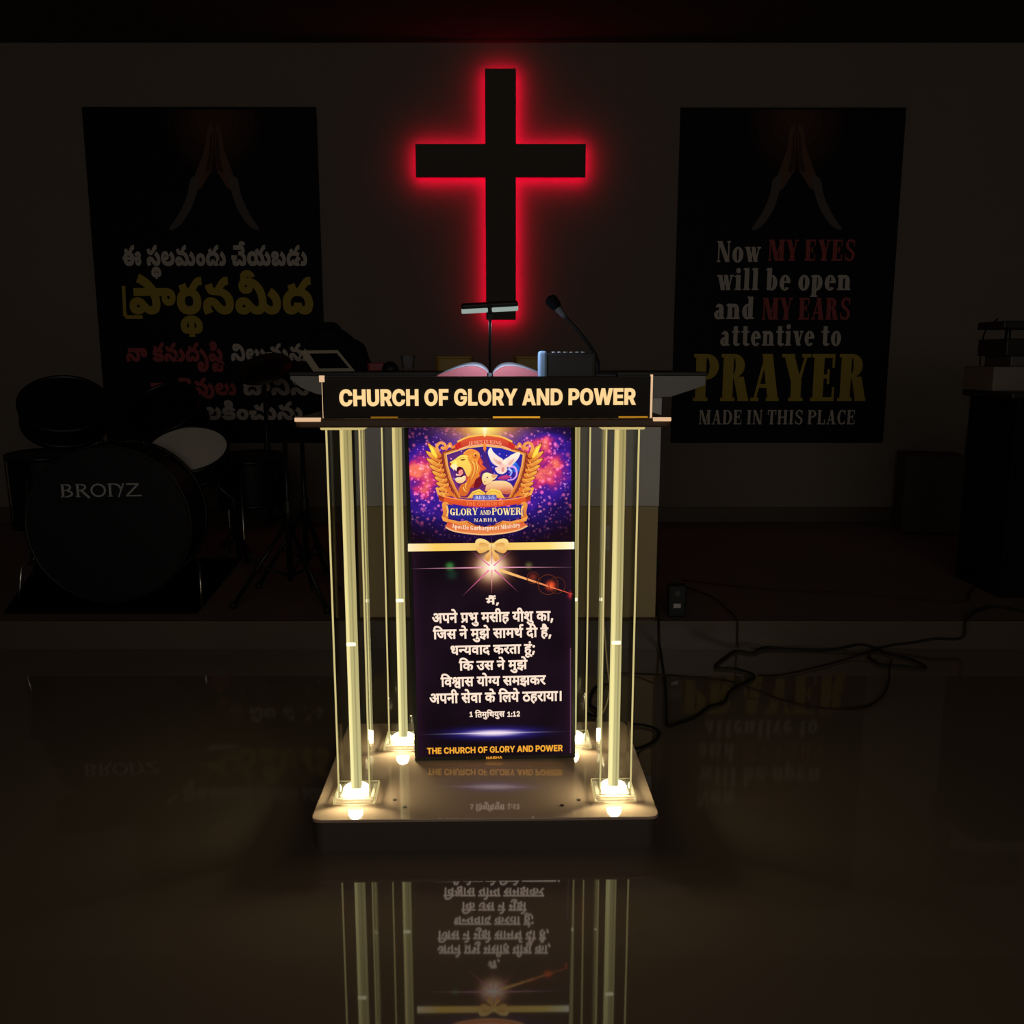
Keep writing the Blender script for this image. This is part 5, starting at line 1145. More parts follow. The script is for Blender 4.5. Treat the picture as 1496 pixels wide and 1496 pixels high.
for s_ in (0, 1):
    g = (lambda p: p) if not s_ else mir
    shape([g(p) for p in [(290, 262), (310, 270), (338, 318), (342, 345), (318, 330), (298, 300)]], (255, 240, 90), (255, 210, 60), 3)
    for k in range(6):
        band([g((362 + 10 * k, 372 + 42 * k)), g((350 + 10 * k, 392 + 42 * k)), g((330 + 9 * k, 396 + 40 * k))], 10, (255, 170, 80), w2=4)
    # scrolls at the shoulders and foot
    band([g(p) for p in [(352, 300), (340, 262), (362, 236), (392, 240), (402, 262), (386, 276), (372, 264)]], 20, (244, 160, 82))
    band([g(p) for p in [(400, 285), (420, 262), (438, 240), (452, 268), (500, 240)]], 20, (240, 140, 66))
    shape([g(p) for p in [(432, 242), (446, 262), (424, 268)]], (255, 200, 140))
    band([g(p) for p in [(338, 560), (352, 600), (368, 625), (390, 628), (388, 606), (374, 606)]], 18, (248, 170, 80))
    band([g(p) for p in [(420, 560), (440, 600), (480, 625), (520, 628)]], 24, (226, 116, 44))
# shield
sh_o = [(378, 302), (470, 272), (560, 246), (689, 234), (818, 246), (908, 272), (1000, 304), (988, 400), (962, 500), (930, 570), (890, 640), (489, 640), (448, 570), (416, 500), (390, 400)]
sh_m = [(392, 310), (475, 284), (562, 258), (689, 246), (816, 258), (903, 284), (986, 310), (975, 400), (950, 495), (918, 565), (880, 636), (498, 636), (460, 565), (428, 495), (403, 400)]
sh_i = [(412, 322), (478, 300), (564, 274), (689, 260), (814, 274), (900, 300), (966, 322), (955, 400), (930, 490), (900, 558), (862, 632), (516, 632), (478, 558), (448, 490), (423, 400)]
shape(sh_o, (150, 60, 26)); shape(sh_m, (252, 176, 92), (240, 140, 60)); 
shape([(p[0] * 0.985 + 10.3, p[1] * 0.985 + 6) for p in sh_m], (176, 84, 30)); shape([(p[0] * 0.972 + 19.3, p[1] * 0.972 + 12) for p in sh_m], (255, 188, 104), (236, 136, 56))
shape(sh_i, (44, 32, 128), (112, 34, 96))
shape([(700, 262), (814, 276), (900, 302), (962, 324), (950, 400), (928, 488), (890, 560), (800, 560), (760, 480), (720, 380)], (34, 40, 172), (52, 28, 140))
shape([(420, 330), (500, 300), (560, 290), (520, 330), (450, 360)], (96, 40, 120), None, 3)
shape([(430, 400), (470, 440), (480, 520), (520, 600), (520, 628), (480, 556), (452, 490)], (58, 40, 130), (150, 50, 120), 3)
random.seed(4)
for k in range(46):
    x, y = random.uniform(440, 950), random.uniform(280, 520)
    ellipse(x, y, *[random.choice((3, 4, 6))] * 2, random.choice(((200, 130, 230), (150, 120, 240), (240, 150, 210), (120, 130, 250))))
ellipse(900, 395, 28, 22, (48, 120, 232)); ellipse(918, 420, 26, 30, (40, 100, 214))
# light beam and small hanging sword under the top ribbon
# lion
Lc = lambda a, b: K(a * 0.3 + 399, b * 0.3 + 199.5)
def lion(pts, c, c2=None, s_=4): shape(pts, c, c2, s_, Lc)
lion([(560, 300), (700, 270), (830, 350), (860, 470), (930, 590), (905, 640), (1010, 745), (900, 800), (860, 860), (850, 920), (740, 1050), (735, 1140), (650, 1220), (560, 1100), (520, 900), (640, 600)], (238, 92, 50), (190, 60, 44), 3)
lion([(760, 980), (880, 960), (900, 1100), (800, 1200), (700, 1190)], (120, 18, 32), None, 3)
lion([(450, 390), (500, 315), (600, 262), (740, 296), (835, 370), (842, 450), (800, 540), (790, 600), (850, 680), (865, 760), (825, 850), (832, 930), (745, 1000), (705, 1090), (640, 1150), (570, 1330), (480, 1410), (360, 1380), (330, 1260), (400, 1130), (500, 1080), (600, 900), (600, 700), (560, 500)], (255, 168, 62), (214, 96, 38), 4)
lion([(470, 400), (560, 310), (690, 290), (760, 330), (660, 380), (560, 420)], (244, 142, 58), None, 4)
for q in ([(640, 560), (690, 700), (670, 850), (610, 1000)], [(720, 560), (770, 700), (740, 860), (660, 1010)], [(780, 640), (800, 760), (760, 860)], [(600, 930), (590, 1060), (540, 1180)], [(420, 1150), (470, 1230), (540, 1260)], [(380, 1230), (420, 1310), (500, 1340)]):
    band(q, 22, (206, 96, 36), Lc, w2=8)
for q in ([(665, 560), (715, 700), (700, 850), (640, 1000)], [(750, 580), (790, 700), (770, 860)], [(520, 1090), (500, 1180), (520, 1240)], [(440, 1180), (480, 1270), (540, 1300)]):
    band(q, 24, (255, 214, 104), Lc, w2=8)
for q in ([(850, 560), (880, 640), (960, 730)], [(830, 700), (890, 740), (930, 780)]):
    band(q, 26, (255, 120, 60), Lc, w2=8)
lion([(108, 604), (170, 556), (250, 508), (340, 440), (430, 405), (540, 425), (615, 480), (645, 560), (625, 640), (645, 760), (595, 900), (555, 940), (505, 860), (470, 780), (430, 720), (360, 690), (300, 715), (280, 790), (240, 765), (185, 745), (128, 690)], (255, 224, 96), (255, 196, 84), 4)
lion([(560, 440), (640, 520), (640, 640), (600, 600), (560, 520)], (236, 150, 60), None, 3)
lion([(180, 600), (260, 560), (300, 600), (270, 650), (200, 650)], (255, 250, 120), None, 4)
lion([(150, 660), (250, 640), (305, 690), (260, 725), (190, 725)], (255, 240, 190), None, 4)
lion([(100, 606), (140, 598), (156, 640), (124, 676)], (170, 50, 40), None, 3)
band([(150, 610), (210, 600), (230, 570)], 14, (214, 140, 50), Lc, w2=6)
lion([(370, 530), (430, 508), (500, 520), (440, 546)], (130, 66, 14), None, 3)
band([(340, 500), (430, 470), (520, 492)], 14, (220, 150, 44), Lc, w2=5)
lion([(300, 735), (360, 690), (430, 740), (467, 830), (442, 905), (380, 945), (285, 905), (262, 870), (320, 840), (290, 790)], (78, 8, 22), None, 3)
lion([(330, 805), (400, 755), (442, 810), (432, 870), (352, 922), (292, 892), (270, 866), (335, 866)], (244, 132, 134), (250, 170, 160), 3)
band([(345, 880), (400, 840), (425, 800)], 10, (206, 86, 96), Lc, w2=5)
lion([(188, 716), (212, 792), (234, 735)], (255, 236, 205), None, 0)
lion([(236, 722), (272, 806), (292, 720)], (255, 236, 205), None, 0)
lion([(262, 880), (290, 860), (320, 900), (290, 920)], (255, 226, 200), None, 0)
lion([(246, 1000), (300, 955), (400, 948), (470, 912), (508, 950), (482, 1035), (400, 1094), (305, 1082)], (255, 238, 190), (250, 196, 130), 4)
band([(500, 900), (520, 960), (490, 1040)], 22, (228, 96, 46), Lc, w2=10)
ellipse(740, 425, 84, 84, (250, 166, 66), (222, 110, 40), Lc); ellipse(742, 420, 52, 54, (255, 190, 96), (216, 100, 40), Lc); ellipse(746, 416, 26, 26, (150, 46, 14), None, Lc)
# dove
Dv = lambda a, b: K(a * 0.3 + 648.5, b * 0.3 + 199.5)
def dove(pts, c, c2=None, s_=4): shape(pts, c, c2, s_, Dv)
band([(730, 690), (850, 700), (908, 800), (900, 920), (820, 1000), (690, 1020)], 56, (226, 164, 240), Dv, w2=26)
band([(700, 730), (780, 800), (770, 880), (720, 940)], 70, (150, 170, 250), Dv, w2=20)
band([(720, 740), (790, 810)], 26, (226, 226, 255), Dv, w2=12)
dove([(440, 985), (600, 905), (770, 930), (650, 1006)], (214, 66, 128), (160, 40, 120), 4)
dove([(290, 232), (340, 330), (450, 430), (560, 500), (605, 560), (600, 640), (540, 690), (440, 685), (330, 610), (260, 500), (213, 360), (238, 270)], (255, 246, 232), (252, 214, 200), 4)
dove([(980, 340), (988, 400), (942, 500), (850, 605), (760, 690), (660, 695), (600, 640), (610, 520), (700, 465), (780, 405), (900, 355)], (255, 246, 226), (252, 208, 200), 4)
dove([(330, 470), (430, 530), (530, 570), (540, 640), (460, 630), (380, 560)], (248, 204, 178), (236, 160, 140), 4)
dove([(700, 640), (740, 570), (850, 500), (820, 580), (760, 650)], (244, 182, 160), None, 4)
dove([(540, 640), (650, 640), (678, 780), (622, 845), (550, 874), (460, 852), (400, 785), (388, 720), (480, 690)], (252, 198, 182), (255, 226, 214), 4)
dove([(560, 700), (610, 740), (590, 820), (540, 800)], (230, 150, 140), None, 4)
ellipse(628, 590, 48, 72, (255, 248, 226), (255, 226, 200), Dv)
# lamb
dove([(150, 1240), (190, 1120), (330, 1050), (450, 1032), (640, 1042), (765, 1110), (826, 1210), (800, 1290), (700, 1360), (560, 1340), (400, 1310), (160, 1280)], (255, 222, 160), (226, 112, 74), 4)
dove([(500, 1240), (620, 1180), (760, 1210), (780, 1290), (690, 1340), (560, 1320)], (250, 170, 120), (196, 76, 50), 4)
dove([(68, 965), (98, 872), (180, 836), (270, 858), (330, 882), (432, 888), (438, 922), (384, 992), (330, 1020), (290, 1085), (214, 1116), (132, 1134), (82, 1066)], (255, 240, 172), (250, 200, 140), 4)
dove([(300, 896), (430, 892), (432, 920), (362, 972), (310, 940)], (238, 166, 116), None, 4)
ellipse(196, 955, 20, 14, (120, 70, 30), None, Dv); dove([(110, 1050), (150, 1045), (140, 1075)], (170, 120, 60), None, 0)
band([(130, 1134), (210, 1120), (290, 1090)], 20, (238, 150, 90), Dv, w2=10)
# open book and its plate
shape([(558, 640), (600, 588), (650, 570), (695, 600), (740, 568), (800, 582), (838, 640), (760, 628), (620, 628)], (255, 226, 96), (246, 164, 60), 0)
band([(695, 600), (695, 632)], 6, (180, 100, 30)); band([(592, 606), (645, 588), (690, 612)], 5, (216, 150, 50)); band([(700, 612), (745, 586), (800, 600)], 5, (216, 150, 50))
# red ribbon with the upper line of the name
shape([(350, 612), (420, 640), (460, 690), (400, 676), (356, 650)], (150, 40, 26), (206, 80, 40)); shape([mir(p) for p in [(350, 612), (420, 640), (460, 690), (400, 676), (356, 650)]], (150, 40, 26), (206, 80, 40))
shape([(395, 622), (480, 640), (580, 650), (689, 654), (798, 650), (900, 640), (985, 622), (990, 662), (900, 684), (800, 698), (689, 704), (580, 698), (480, 684), (390, 662)], (236, 100, 46), (214, 66, 36))
band([(395, 624), (480, 642), (580, 652), (689, 656), (798, 652), (900, 642), (985, 624)], 7, (252, 156, 84))
shape([(606, 612), (772, 612), (778, 630), (770, 648), (608, 648), (600, 630)], (86, 74, 152), (120, 120, 200))
# blue plate, scrolls, lower ribbon
shape([(378, 676), (412, 664), (430, 690), (428, 770), (404, 800), (376, 780), (386, 740)], (244, 158, 70), (206, 104, 44), 3); shape([mir(p) for p in [(378, 676), (412, 664), (430, 690), (428, 770), (404, 800), (376, 780), (386, 740)]], (244, 158, 70), (206, 104, 44), 3)
shape([(412, 682), (550, 704), (689, 712), (830, 704), (966, 682), (972, 765), (905, 790), (845, 790), (780, 815), (689, 836), (600, 815), (535, 790), (475, 790), (412, 768)], (42, 40, 150), (34, 28, 110))
for s_ in (0, 1):
    g = (lambda p: p) if not s_ else mir
    band([g(p) for p in [(412, 690), (420, 730), (414, 770)]], 12, (255, 196, 110))
    shape([g(p) for p in [(376, 768), (430, 790), (500, 806), (560, 800), (620, 832), (689, 846), (689, 860), (600, 852), (520, 838), (440, 822), (384, 800)]], (250, 176, 84), (222, 112, 46))
    band([g(p) for p in [(560, 806), (600, 830), (660, 840)]], 6, (160, 70, 30))
shape([(420, 806), (500, 832), (600, 848), (689, 852), (780, 848), (880, 832), (966, 806), (1000, 836), (930, 868), (820, 890), (689, 900), (560, 890), (460, 872), (404, 846)], (214, 76, 46), (238, 140, 76))
band([(404, 848), (460, 874), (560, 892), (689, 902), (820, 892), (930, 870), (1000, 838)], 10, (250, 190, 130))
# top ribbon
shape([(470, 250), (500, 222), (560, 198), (630, 186), (689, 182), (748, 186), (820, 198), (880, 222), (912, 250), (904, 284), (880, 280), (820, 258), (750, 248), (689, 246), (628, 248), (560, 258), (500, 280), (474, 284)], (230, 92, 56), (196, 48, 42))
shape([(474, 252), (510, 226), (520, 262), (482, 284)], (206, 40, 40)); shape([mir(p) for p in [(474, 252), (510, 226), (520, 262), (482, 284)]], (206, 40, 40))
band([(490, 226), (560, 194), (630, 180), (689, 176), (748, 180), (820, 194), (890, 226)], 12, (255, 196, 84))
band([(500, 282), (560, 260), (628, 250), (689, 248), (750, 250), (820, 260), (880, 282)], 6, (255, 196, 150))
shape([(680, 236), (698, 236), (700, 280), (690, 300), (678, 280)], (250, 150, 56), (230, 110, 46)); shape([(681, 112), (697, 112), (695, 188), (683, 188)], (255, 255, 214), (255, 236, 150))
art.build('emblem', M['backlit'], LB)['label'] = 'gold winged shield emblem with lion, dove and lamb'
em = bpy.data.objects['emblem']
def ktext(g, x0, x1, yb, yt, ref, c, c2=None, curve=0.0):
    mb = MB()
    (xa, z0), (xb, _) = K(x0, yb), K(x1, yb)
    z1 = K((x0 + x1) / 2, yt)[1]
    letter(mb, fit(g, xa, xb, z0, z1, ref, curve * (K(0, 0)[1] - K(0, 1)[1])), up(), L3(c), ink2=L3(c2) if c2 else None)
    mb.build('lettering_line', M['backlit'], em)
ktext(S('JESUS IS KING', W=0.2), 570, 812, 240, 214, 1, (255, 176, 136), curve=-12)
ktext(S('REV. 5:5', W=0.22), 622, 760, 642, 618, 1, (214, 214, 248))
ktext(S('THE CHURCH OF', W=0.2), 555, 832, 694, 666, 1, (255, 138, 84), curve=8)
ktext(S('GLORY', W=0.22, gap=0.05), 437, 640, 762, 712, 1, (255, 214, 110), (255, 238, 190), curve=3)
ktext(S('AND', W=0.2, gap=0.05), 653, 733, 757, 724, 1, (255, 230, 170))
ktext(S('POWER', W=0.22, gap=0.05), 742, 955, 760, 708, 1, (255, 214, 110), (255, 238, 190), curve=3)
ktext(S('NABHA', W=0.2, gap=0.18), 612, 778, 808, 783, 1, (250, 220, 176))
ktext(S('Apostle Gurharpreet Ministry', W=0.24, gap=0.07), 450, 948, 872, 838, 1, (255, 224, 190), curve=22)
# gold ribbon and bow between the two prints
rb = MB()
xs = [130, 330, 560, 735, 920, 1150, 1290, 1342]
cs = [(255, 236, 190), (255, 208, 96), (250, 208, 120), (246, 190, 90), (250, 206, 110), (255, 220, 120), (255, 246, 190), (255, 252, 226)]
yt = up()
top = [K(x, 968 - 13 * (x - 130) / 1212) for x in xs]
bot = [K(x, 1024 - 17 * (x - 130) / 1212) for x in xs]
rb.add([(p[0], yt, p[1]) for p in top + bot], [(i, 8 + i, 9 + i, i + 1) for i in range(7)], 0, False, [L3(c) for c in cs] * 2)
for s_ in (0, 1):
    g = (lambda p: p) if not s_ else (lambda p: (1482 - p[0], p[1]))
    shape([g(p) for p in [(738, 1000), (716, 1030), (692, 1050), (690, 1078), (716, 1098), (732, 1060), (742, 1010)]], (250, 204, 120), (230, 150, 76), 3, mb=rb)
    shape([g(p) for p in [(738, 975), (696, 940), (646, 930), (620, 955), (626, 1005), (652, 1036), (694, 1026), (736, 996)]], (255, 222, 140), (236, 172, 84), 4, mb=rb)
    shape([g(p) for p in [(726, 980), (690, 962), (652, 962), (648, 990), (668, 1010), (704, 1000)]], (226, 158, 74), (250, 204, 120), 4, mb=rb)
shape([(722, 972), (760, 972), (766, 990), (758, 1010), (724, 1010), (716, 990)], (255, 226, 150), (244, 184, 96), 3, mb=rb)
o = rb.build('gold_ribbon', M['backlit'], LB)
o['label'] = 'printed gold ribbon with a bow'
# rays of the flare
ry = MB()
def rayshape(x1_, y1_, w, c, c2=None):
    (ax, az), (bx, bz) = K(740, 1140), K(x1_, y1_)
    d_ = Vector((bx - ax, bz - az))
    n_ = Vector((-d_.y, d_.x)).normalized() * w
    y = up()
    a0 = Vector((ax, az)) + d_ * 0.10
    ry.add([(a0.x + n_.x, y, a0.y + n_.y), (a0.x - n_.x, y, a0.y - n_.y), (bx - n_.x * .15, y, bz - n_.y * .15), (bx + n_.x * .15, y, bz + n_.y * .15)], [(0, 1, 2, 3)], 0, False, [L3(c)] * 2 + [L3(c2 or c)] * 2)
for x_, y_, w, c, c2 in ((150, 1150, 0.0018, (255, 170, 200), (60, 44, 52)), (1335, 1138, 0.0018, (255, 170, 200), (80, 70, 74)), (520, 1355, 0.0020, (250, 120, 170), (44, 16, 34)), (936, 1322, 0.0020, (250, 120, 170), (44, 16, 34)),
                         (592, 1020, 0.0016, (250, 110, 170), (90, 30, 70)), (882, 1018, 0.0016, (250, 110, 170), (90, 30, 70)), (740, 1330, 0.0024, (250, 180, 170), (120, 40, 66)), (736, 905, 0.0012, (250, 160, 150), (80, 30, 60)), (1330, 1336, 0.0040, (255, 200, 120), (226, 66, 46))):
    rayshape(x_, y_, w, c, c2)
for cx_, cy_, r_, c in ((1150, 1265, 75, (96, 40, 22)), (1215, 1270, 62, (80, 34, 22)), (1040, 1215, 46, (84, 36, 16))):
    n = 28
    y = up()
    vs = []
    for rr in (r_, r_ - 5):
        vs += [(p[0], y, p[1]) for p in [K(cx_ + rr * math.cos(2 * math.pi * i / n), cy_ + rr * math.sin(2 * math.pi * i / n)) for i in range(n)]]
    ry.add(vs, [(i, n + i, n + (i + 1) % n, (i + 1) % n) for i in range(n)], 0, False, L3(c))
ry.build('flare_rays', M['backlit'], LB)
# verse
def vtext(key, x0, x1, yb, yt, c=(255, 228, 206), bold=33, glyphs=None, ref=None, vs_=None, name='verse_line'):
    one = vs_ is None
    vs_ = vs_ or MB()
    g = glyphs or sans(LINES[key].split(' '), 14, bold)
    (xa, z0), (xb, z1b) = K3(x0, yb), K3(x1, yb)
    z1 = K3((x0 + x1) / 2, yt)[1]
    letter(vs_, fit(g, xa, xb, (z0 + z1b) / 2, z1, ref or 640, slope=0.0005), up(), L3(c))
    if one:
        vs_.build(name, M['backlit'], LB)
vtext('verse0', 598, 680, 437, 398)
vtext('verse1', 262, 1018, 546, 488)
vtext('verse2', 268, 1006, 646, 590)
vtext('verse3', 378, 904, 746, 692)
vtext('verse4', 430, 858, 844, 790)
vtext('verse5', 316, 972, 943, 888)
vtext('verse6', 246, 1070, 1046, 988)
vref = MB()
vtext('', 496, 516, 1140, 1108, glyphs=sans('1', 0, 14), ref=728, vs_=vref)
vtext('verse7', 530, 716, 1140, 1108, vs_=vref)
vtext('', 732, 810, 1138, 1106, glyphs=sans('1:12', 0, 14), ref=728, vs_=vref)
vref.build('verse_reference', M['backlit'], LB)['label'] = 'small white verse reference'
vtext('', 231, 1077, 1362, 1324, (244, 168, 52), glyphs=sans('THE CHURCH OF GLORY AND POWER', -12, 12), ref=728, name='church_name_line')
vtext('', 600, 700, 1402, 1386, (226, 150, 44), glyphs=sans('NABHA', -10, 10), ref=728, name='church_name_line')
# ------------------------------------------------------------------ things on the lectern desk
DESK = 1.0985
def desk(x, y, z=DESK):
    return matrix_of(LEC) @ Vector((x, y, z))
# open bible
bib = thing('open_bible', 'open bible with red page edges lying on the lectern desk', 'book', desk(0.016, 0.215), R(1.2))
MB().box((-0.142, 0.0, 0.0), (0.142, 0.20, 0.004), bev=0.0015).build('cover', M['leather'], bib)
for s_ in (-1, 1):
    prof_top = [(0.002, 0.012), (0.010, 0.024), (0.026, 0.034), (0.048, 0.037), (0.075, 0.033), (0.105, 0.024), (0.130, 0.014), (0.136, 0.007)]
    prof_bot = [(0.130, 0.004), (0.060, 0.004), (0.045, 0.009), (0.030, 0.011), (0.016, 0.006), (0.006, 0.004)]
    poly = [(s_ * a, b) for a, b in [tuple(v) for v in spline(prof_top, 4)] + prof_bot]
    mb = MB().prism(poly, 0.006, 0.194, m=0)
    mb.v = [(x, y, z * (1.22 if (y > 0.1 and z > 0.0115) else 1)) for x, y, z in mb.v]
    pb = mb.build('page_block', M['red_edge'], bib)
    tp = [tuple(v) for v in spline(prof_top, 5)]
    n = len(tp)
    vs = [(s_ * a, 0.006, b + 0.0006) for a, b in tp] + [(s_ * a, 0.194, b * (1.22 if b > 0.0115 else 1) + 0.0006) for a, b in tp]
    MB().add(vs, [(i, i + 1, n + i + 1, n + i) for i in range(n - 1)], 0, True).build('open_page', M['paper'], pb)
MB().box((-0.003, -0.03, 0.0035), (0.003, 0.19, 0.0055)).build('ribbon_marker', M['red'], bib)

# little reading lamp: a bar on a thin pole
lampo = thing('reading_lamp', 'slim T-shaped reading lamp with pale bar above the open bible', 'lamp', desk(0.014, 0.110), R(1.2))
MB().lathe([(0.0, 0.0), (0.020, 0.0), (0.020, 0.006), (0.008, 0.010), (0.006, 0.022), (0.0, 0.022)], n=24).build('base', M['black_metal'], lampo)
MB().tube([(0, 0, 0.02), (0, 0, 0.10), (0.001, 0, 0.162)], 0.0034, n=10).build('pole', M['black'], lampo)
HR = Matrix.Translation((0, 0, 0.1665)) @ Matrix.Rotation(R(-3.2), 4, 'Y') @ Matrix.Rotation(R(14), 4, 'X')
MB().box((-0.064, -0.012, 0.002), (0.064, 0.012, 0.013), bev=0.004, M=HR).build('lamp_head', M['black'], lampo)
for xa_, xb_ in ((-0.064, -0.0045), (0.0045, 0.064)):
    MB().box((xa_, -0.0135, -0.007), (xb_, 0.009, 0.0035), bev=0.003, M=HR).build('diffuser', M['lamp'], lampo)['label'] = 'pale lit half of the lamp bar'
MB().box((-0.0045, -0.015, -0.011), (0.0045, 0.011, 0.014), bev=0.002, M=HR).build('bracket', M['black'], lampo)
l = bpy.data.lights.new('reading_lamp_light', 'AREA')
l.shape = 'RECTANGLE'; l.size, l.size_y = 0.11, 0.02
l.energy = 0.45
l.color = (0.66, 0.78, 1.0)
lo = bpy.data.objects.new('reading_lamp_light', l)
lo.location = (0, 0.022, 0.150)
lo.rotation_euler = (R(28), 0, 0)
lo.parent = lampo
COL.objects.link(lo)

# desk device with a pale end piece
dev = thing('desk_clock_radio', 'dark desk box with pale end panel beside the open bible', 'box', desk(0.134, 0.155), R(1.2))
MB().box((0.012, 0.0, 0.0), (0.128, 0.052, 0.068), bev=0.004).build('body', M['dark_plastic'], dev)
MB().box((0.020, -0.0012, 0.010), (0.120, 0.0008, 0.060), bev=0.0005).build('front_grille', M['black'], dev)
MB().box((-0.006, -0.002, 0.0), (0.0135, 0.054, 0.072), bev=0.006, seg=3).build('end_panel', mat('pale_blue_plastic', (0.46, 0.70, 1.0), 0.5, var=0.03), dev)['label'] = 'pale blue end panel'
for k in range(6):
    MB().lathe([(0.0, 0.0), (0.005, 0.0), (0.005, 0.003), (0.0, 0.003)], n=12).build('button', M['white_plastic'], dev, (0.030 + 0.014 * k, 0.02, 0.0675))

# gooseneck microphone
mic = thing('gooseneck_microphone', 'black gooseneck microphone leaning over the desk box', 'microphone', desk(0.283, 0.285), R(1.2))
MB().box((-0.045, -0.035, 0.0), (0.045, 0.06, 0.022), bev=0.006).build('base', M['black'], mic)
neck = spline([(0, 0.01, 0.02), (0, 0.008, 0.045), (-0.014, 0.004, 0.075), (-0.048, 0.0, 0.118), (-0.088, 0, 0.160)], 6)
MB().tube(neck, 0.0042, n=10).build('gooseneck', M['black_metal'], mic)
d_ = (Vector((-0.122, 0, 0.200)) - Vector((-0.088, 0, 0.160))).normalized()
p0 = Vector((-0.082, 0, 0.153))
MB().tube([p0, p0 + d_ * 0.01, p0 + d_ * 0.028, p0 + d_ * 0.036], [0.0055, 0.0075, 0.0095, 0.0095], n=14).build('capsule_stem', M['grey_plastic'], mic)
pts, rr = [], []
for k in range(9):
    t = k / 8
    pts.append(p0 + d_ * (0.028 + 0.040 * t))
    rr.append(0.0165 * math.sqrt(max(0.02, 1 - (2 * t - 1) ** 4)) * (0.8 + 0.2 * t))
MB().tube(pts, rr, n=16).build('windscreen', M['cloth'], mic)

# ------------------------------------------------------------------ white counter behind the lectern
PY = 3.50
ctr_ = thing('counter', 'wide pale counter with flared dark top behind the acrylic lectern', 'counter', (-0.02, PY, STAGE_Z))
MB().box((-0.600, 0.0, 0.46), (0.606, 0.020, 0.955), bev=0.002).build('upper_panel', M['white_board'], ctr_)
MB().box((-0.600, 0.004, 0.0), (0.604, 0.020, 0.458), bev=0.002).build('lower_panel', M['olive_board'], ctr_)
for x0, x1 in ((-0.600, -0.582), (0.588, 0.606)):
    MB().box((x0, 0.020, 0.0), (x1, 0.46, 0.955), bev=0.002).build('side_panel', M['white_board'], ctr_)
flare = [(-0.83, 0.990), (-0.83, 0.962), (-0.79, 0.930), (-0.73, 0.905), (-0.62, 0.895), (0.63, 0.895), (0.70, 0.918), (0.762, 0.940), (0.762, 0.990)]
MB().prism(flare, -0.05, 0.0, m=0).build('flared_apron', mat('grey_laminate', (0.34, 0.34, 0.34), 0.4, var=0.05), ctr_)
MB().box((-0.835, -0.055, 0.9745), (0.768, 0.50, 0.990), bev=0.003).build('counter_top', M['black'], ctr_)
MB().box((0.372, -0.006, 0.28), (0.412, 0.006, 0.385), bev=0.002).build('socket_plate', M['white_board'], ctr_)
CT = STAGE_Z + 0.990
bag = thing('bag', 'black slumped bag on the left end of the counter', 'bag', (-0.71, PY + 0.30, CT))
mb = MB()
P = [tuple(v) for v in spline([(-0.14, 0.0), (-0.15, 0.07), (-0.125, 0.155), (-0.06, 0.185), (0.0, 0.17), (0.045, 0.135), (0.085, 0.11), (0.105, 0.05), (0.13, 0.0)], 4)]
n = len(P)
vs = []
for y, k in ((-0.075, 0.86), (-0.055, 0.97), (0.0, 1.0), (0.055, 0.97), (0.075, 0.86)):
    vs += [(p[0] * k, y, p[1] * k) for p in P]
mb.add(vs, [(r * n + i, r * n + i + 1, (r + 1) * n + i + 1, (r + 1) * n + i) for r in range(4) for i in range(n - 1)], 0, True)
mb.add(vs[:n], [tuple(range(n))], 0)
mb.add(vs[4 * n:], [tuple(range(n))[::-1]], 0)
mb.build('body', M['cloth'], bag)
MB().tube(spline([(-0.09, 0, 0.17), (-0.07, 0, 0.192), (-0.03, 0, 0.190), (-0.01, 0, 0.172)], 5), 0.008, n=8).build('handle', M['cloth'], bag)
tab = thing('tablet', 'dark tablet in a pale case leaning in front of the black bag', 'tablet', (-0.70, PY + 0.045, CT))
def slant(q, k=1.0):
    c = (0.0, 0.044)
    return [(c[0] + (x - c[0]) * k, c[1] + (z - c[1]) * k) for x, z in q]
quad = [(-0.082, 0.0), (-0.142, 0.088), (0.010, 0.090), (0.082, 0.002)]
outer = [tuple(v) for v in quad]
mb = MB()
inn = slant(quad, 0.72)
LT = Matrix.Rotation(R(-22), 4, 'X')
b = bmesh.new()
for lay, y in ((outer, 0), (inn, 0), (outer, 0.012), (inn, 0.012)):
    for x, z in lay:
        b.verts.new((x, y, z))
b.verts.ensure_lookup_table()
V = b.verts
for i in range(4):
    j = (i + 1) % 4
    b.faces.new((V[i], V[j], V[4 + j], V[4 + i]))
    b.faces.new((V[8 + i], V[12 + i], V[12 + j], V[8 + j]))
    b.faces.new((V[i], V[8 + i], V[8 + j], V[j]))
    b.faces.new((V[4 + i], V[4 + j], V[12 + j], V[12 + i]))
MB().bm(b, M=LT).build('case', M['beige'], tab)
mb = MB()
b2 = MB().prism(slant(quad, 0.74), 0.003, 0.010)
MB().add([LT @ Vector(v) for v in b2.v], b2.f).build('screen', M['screen'], tab)
cup = thing('glass_cup', 'small clear glass cup on the counter behind the sign', 'cup', (-0.415, PY + 0.10, CT))
MB().lathe([(0.0, 0.003), (0.020, 0.003), (0.024, 0.012), (0.028, 0.055), (0.030, 0.062), (0.028, 0.062), (0.025, 0.050), (0.021, 0.014), (0.0, 0.010)], n=28).build('cup_body', M['glass'], cup)
tag(MB().lathe([(0.0, 0.040), (0.016, 0.036), (0.028, 0.024), (0.034, 0.010), (0.034, 0.0), (0.0, 0.0)], n=24).build('bell', M['black'], None, (-0.486, PY + 0.10, CT)), 'small dark dome left of the glass cup', 'bell')
tag(MB().prism(rounded(-0.035, 0.035, -0.02, 0.02, 0.008), 0.0, 0.034, axis='z', bev=0.004).build('small_box', M['red'], None, (-0.55, PY + 0.16, CT)), 'little dark red box on the counter beside the tablet', 'box')
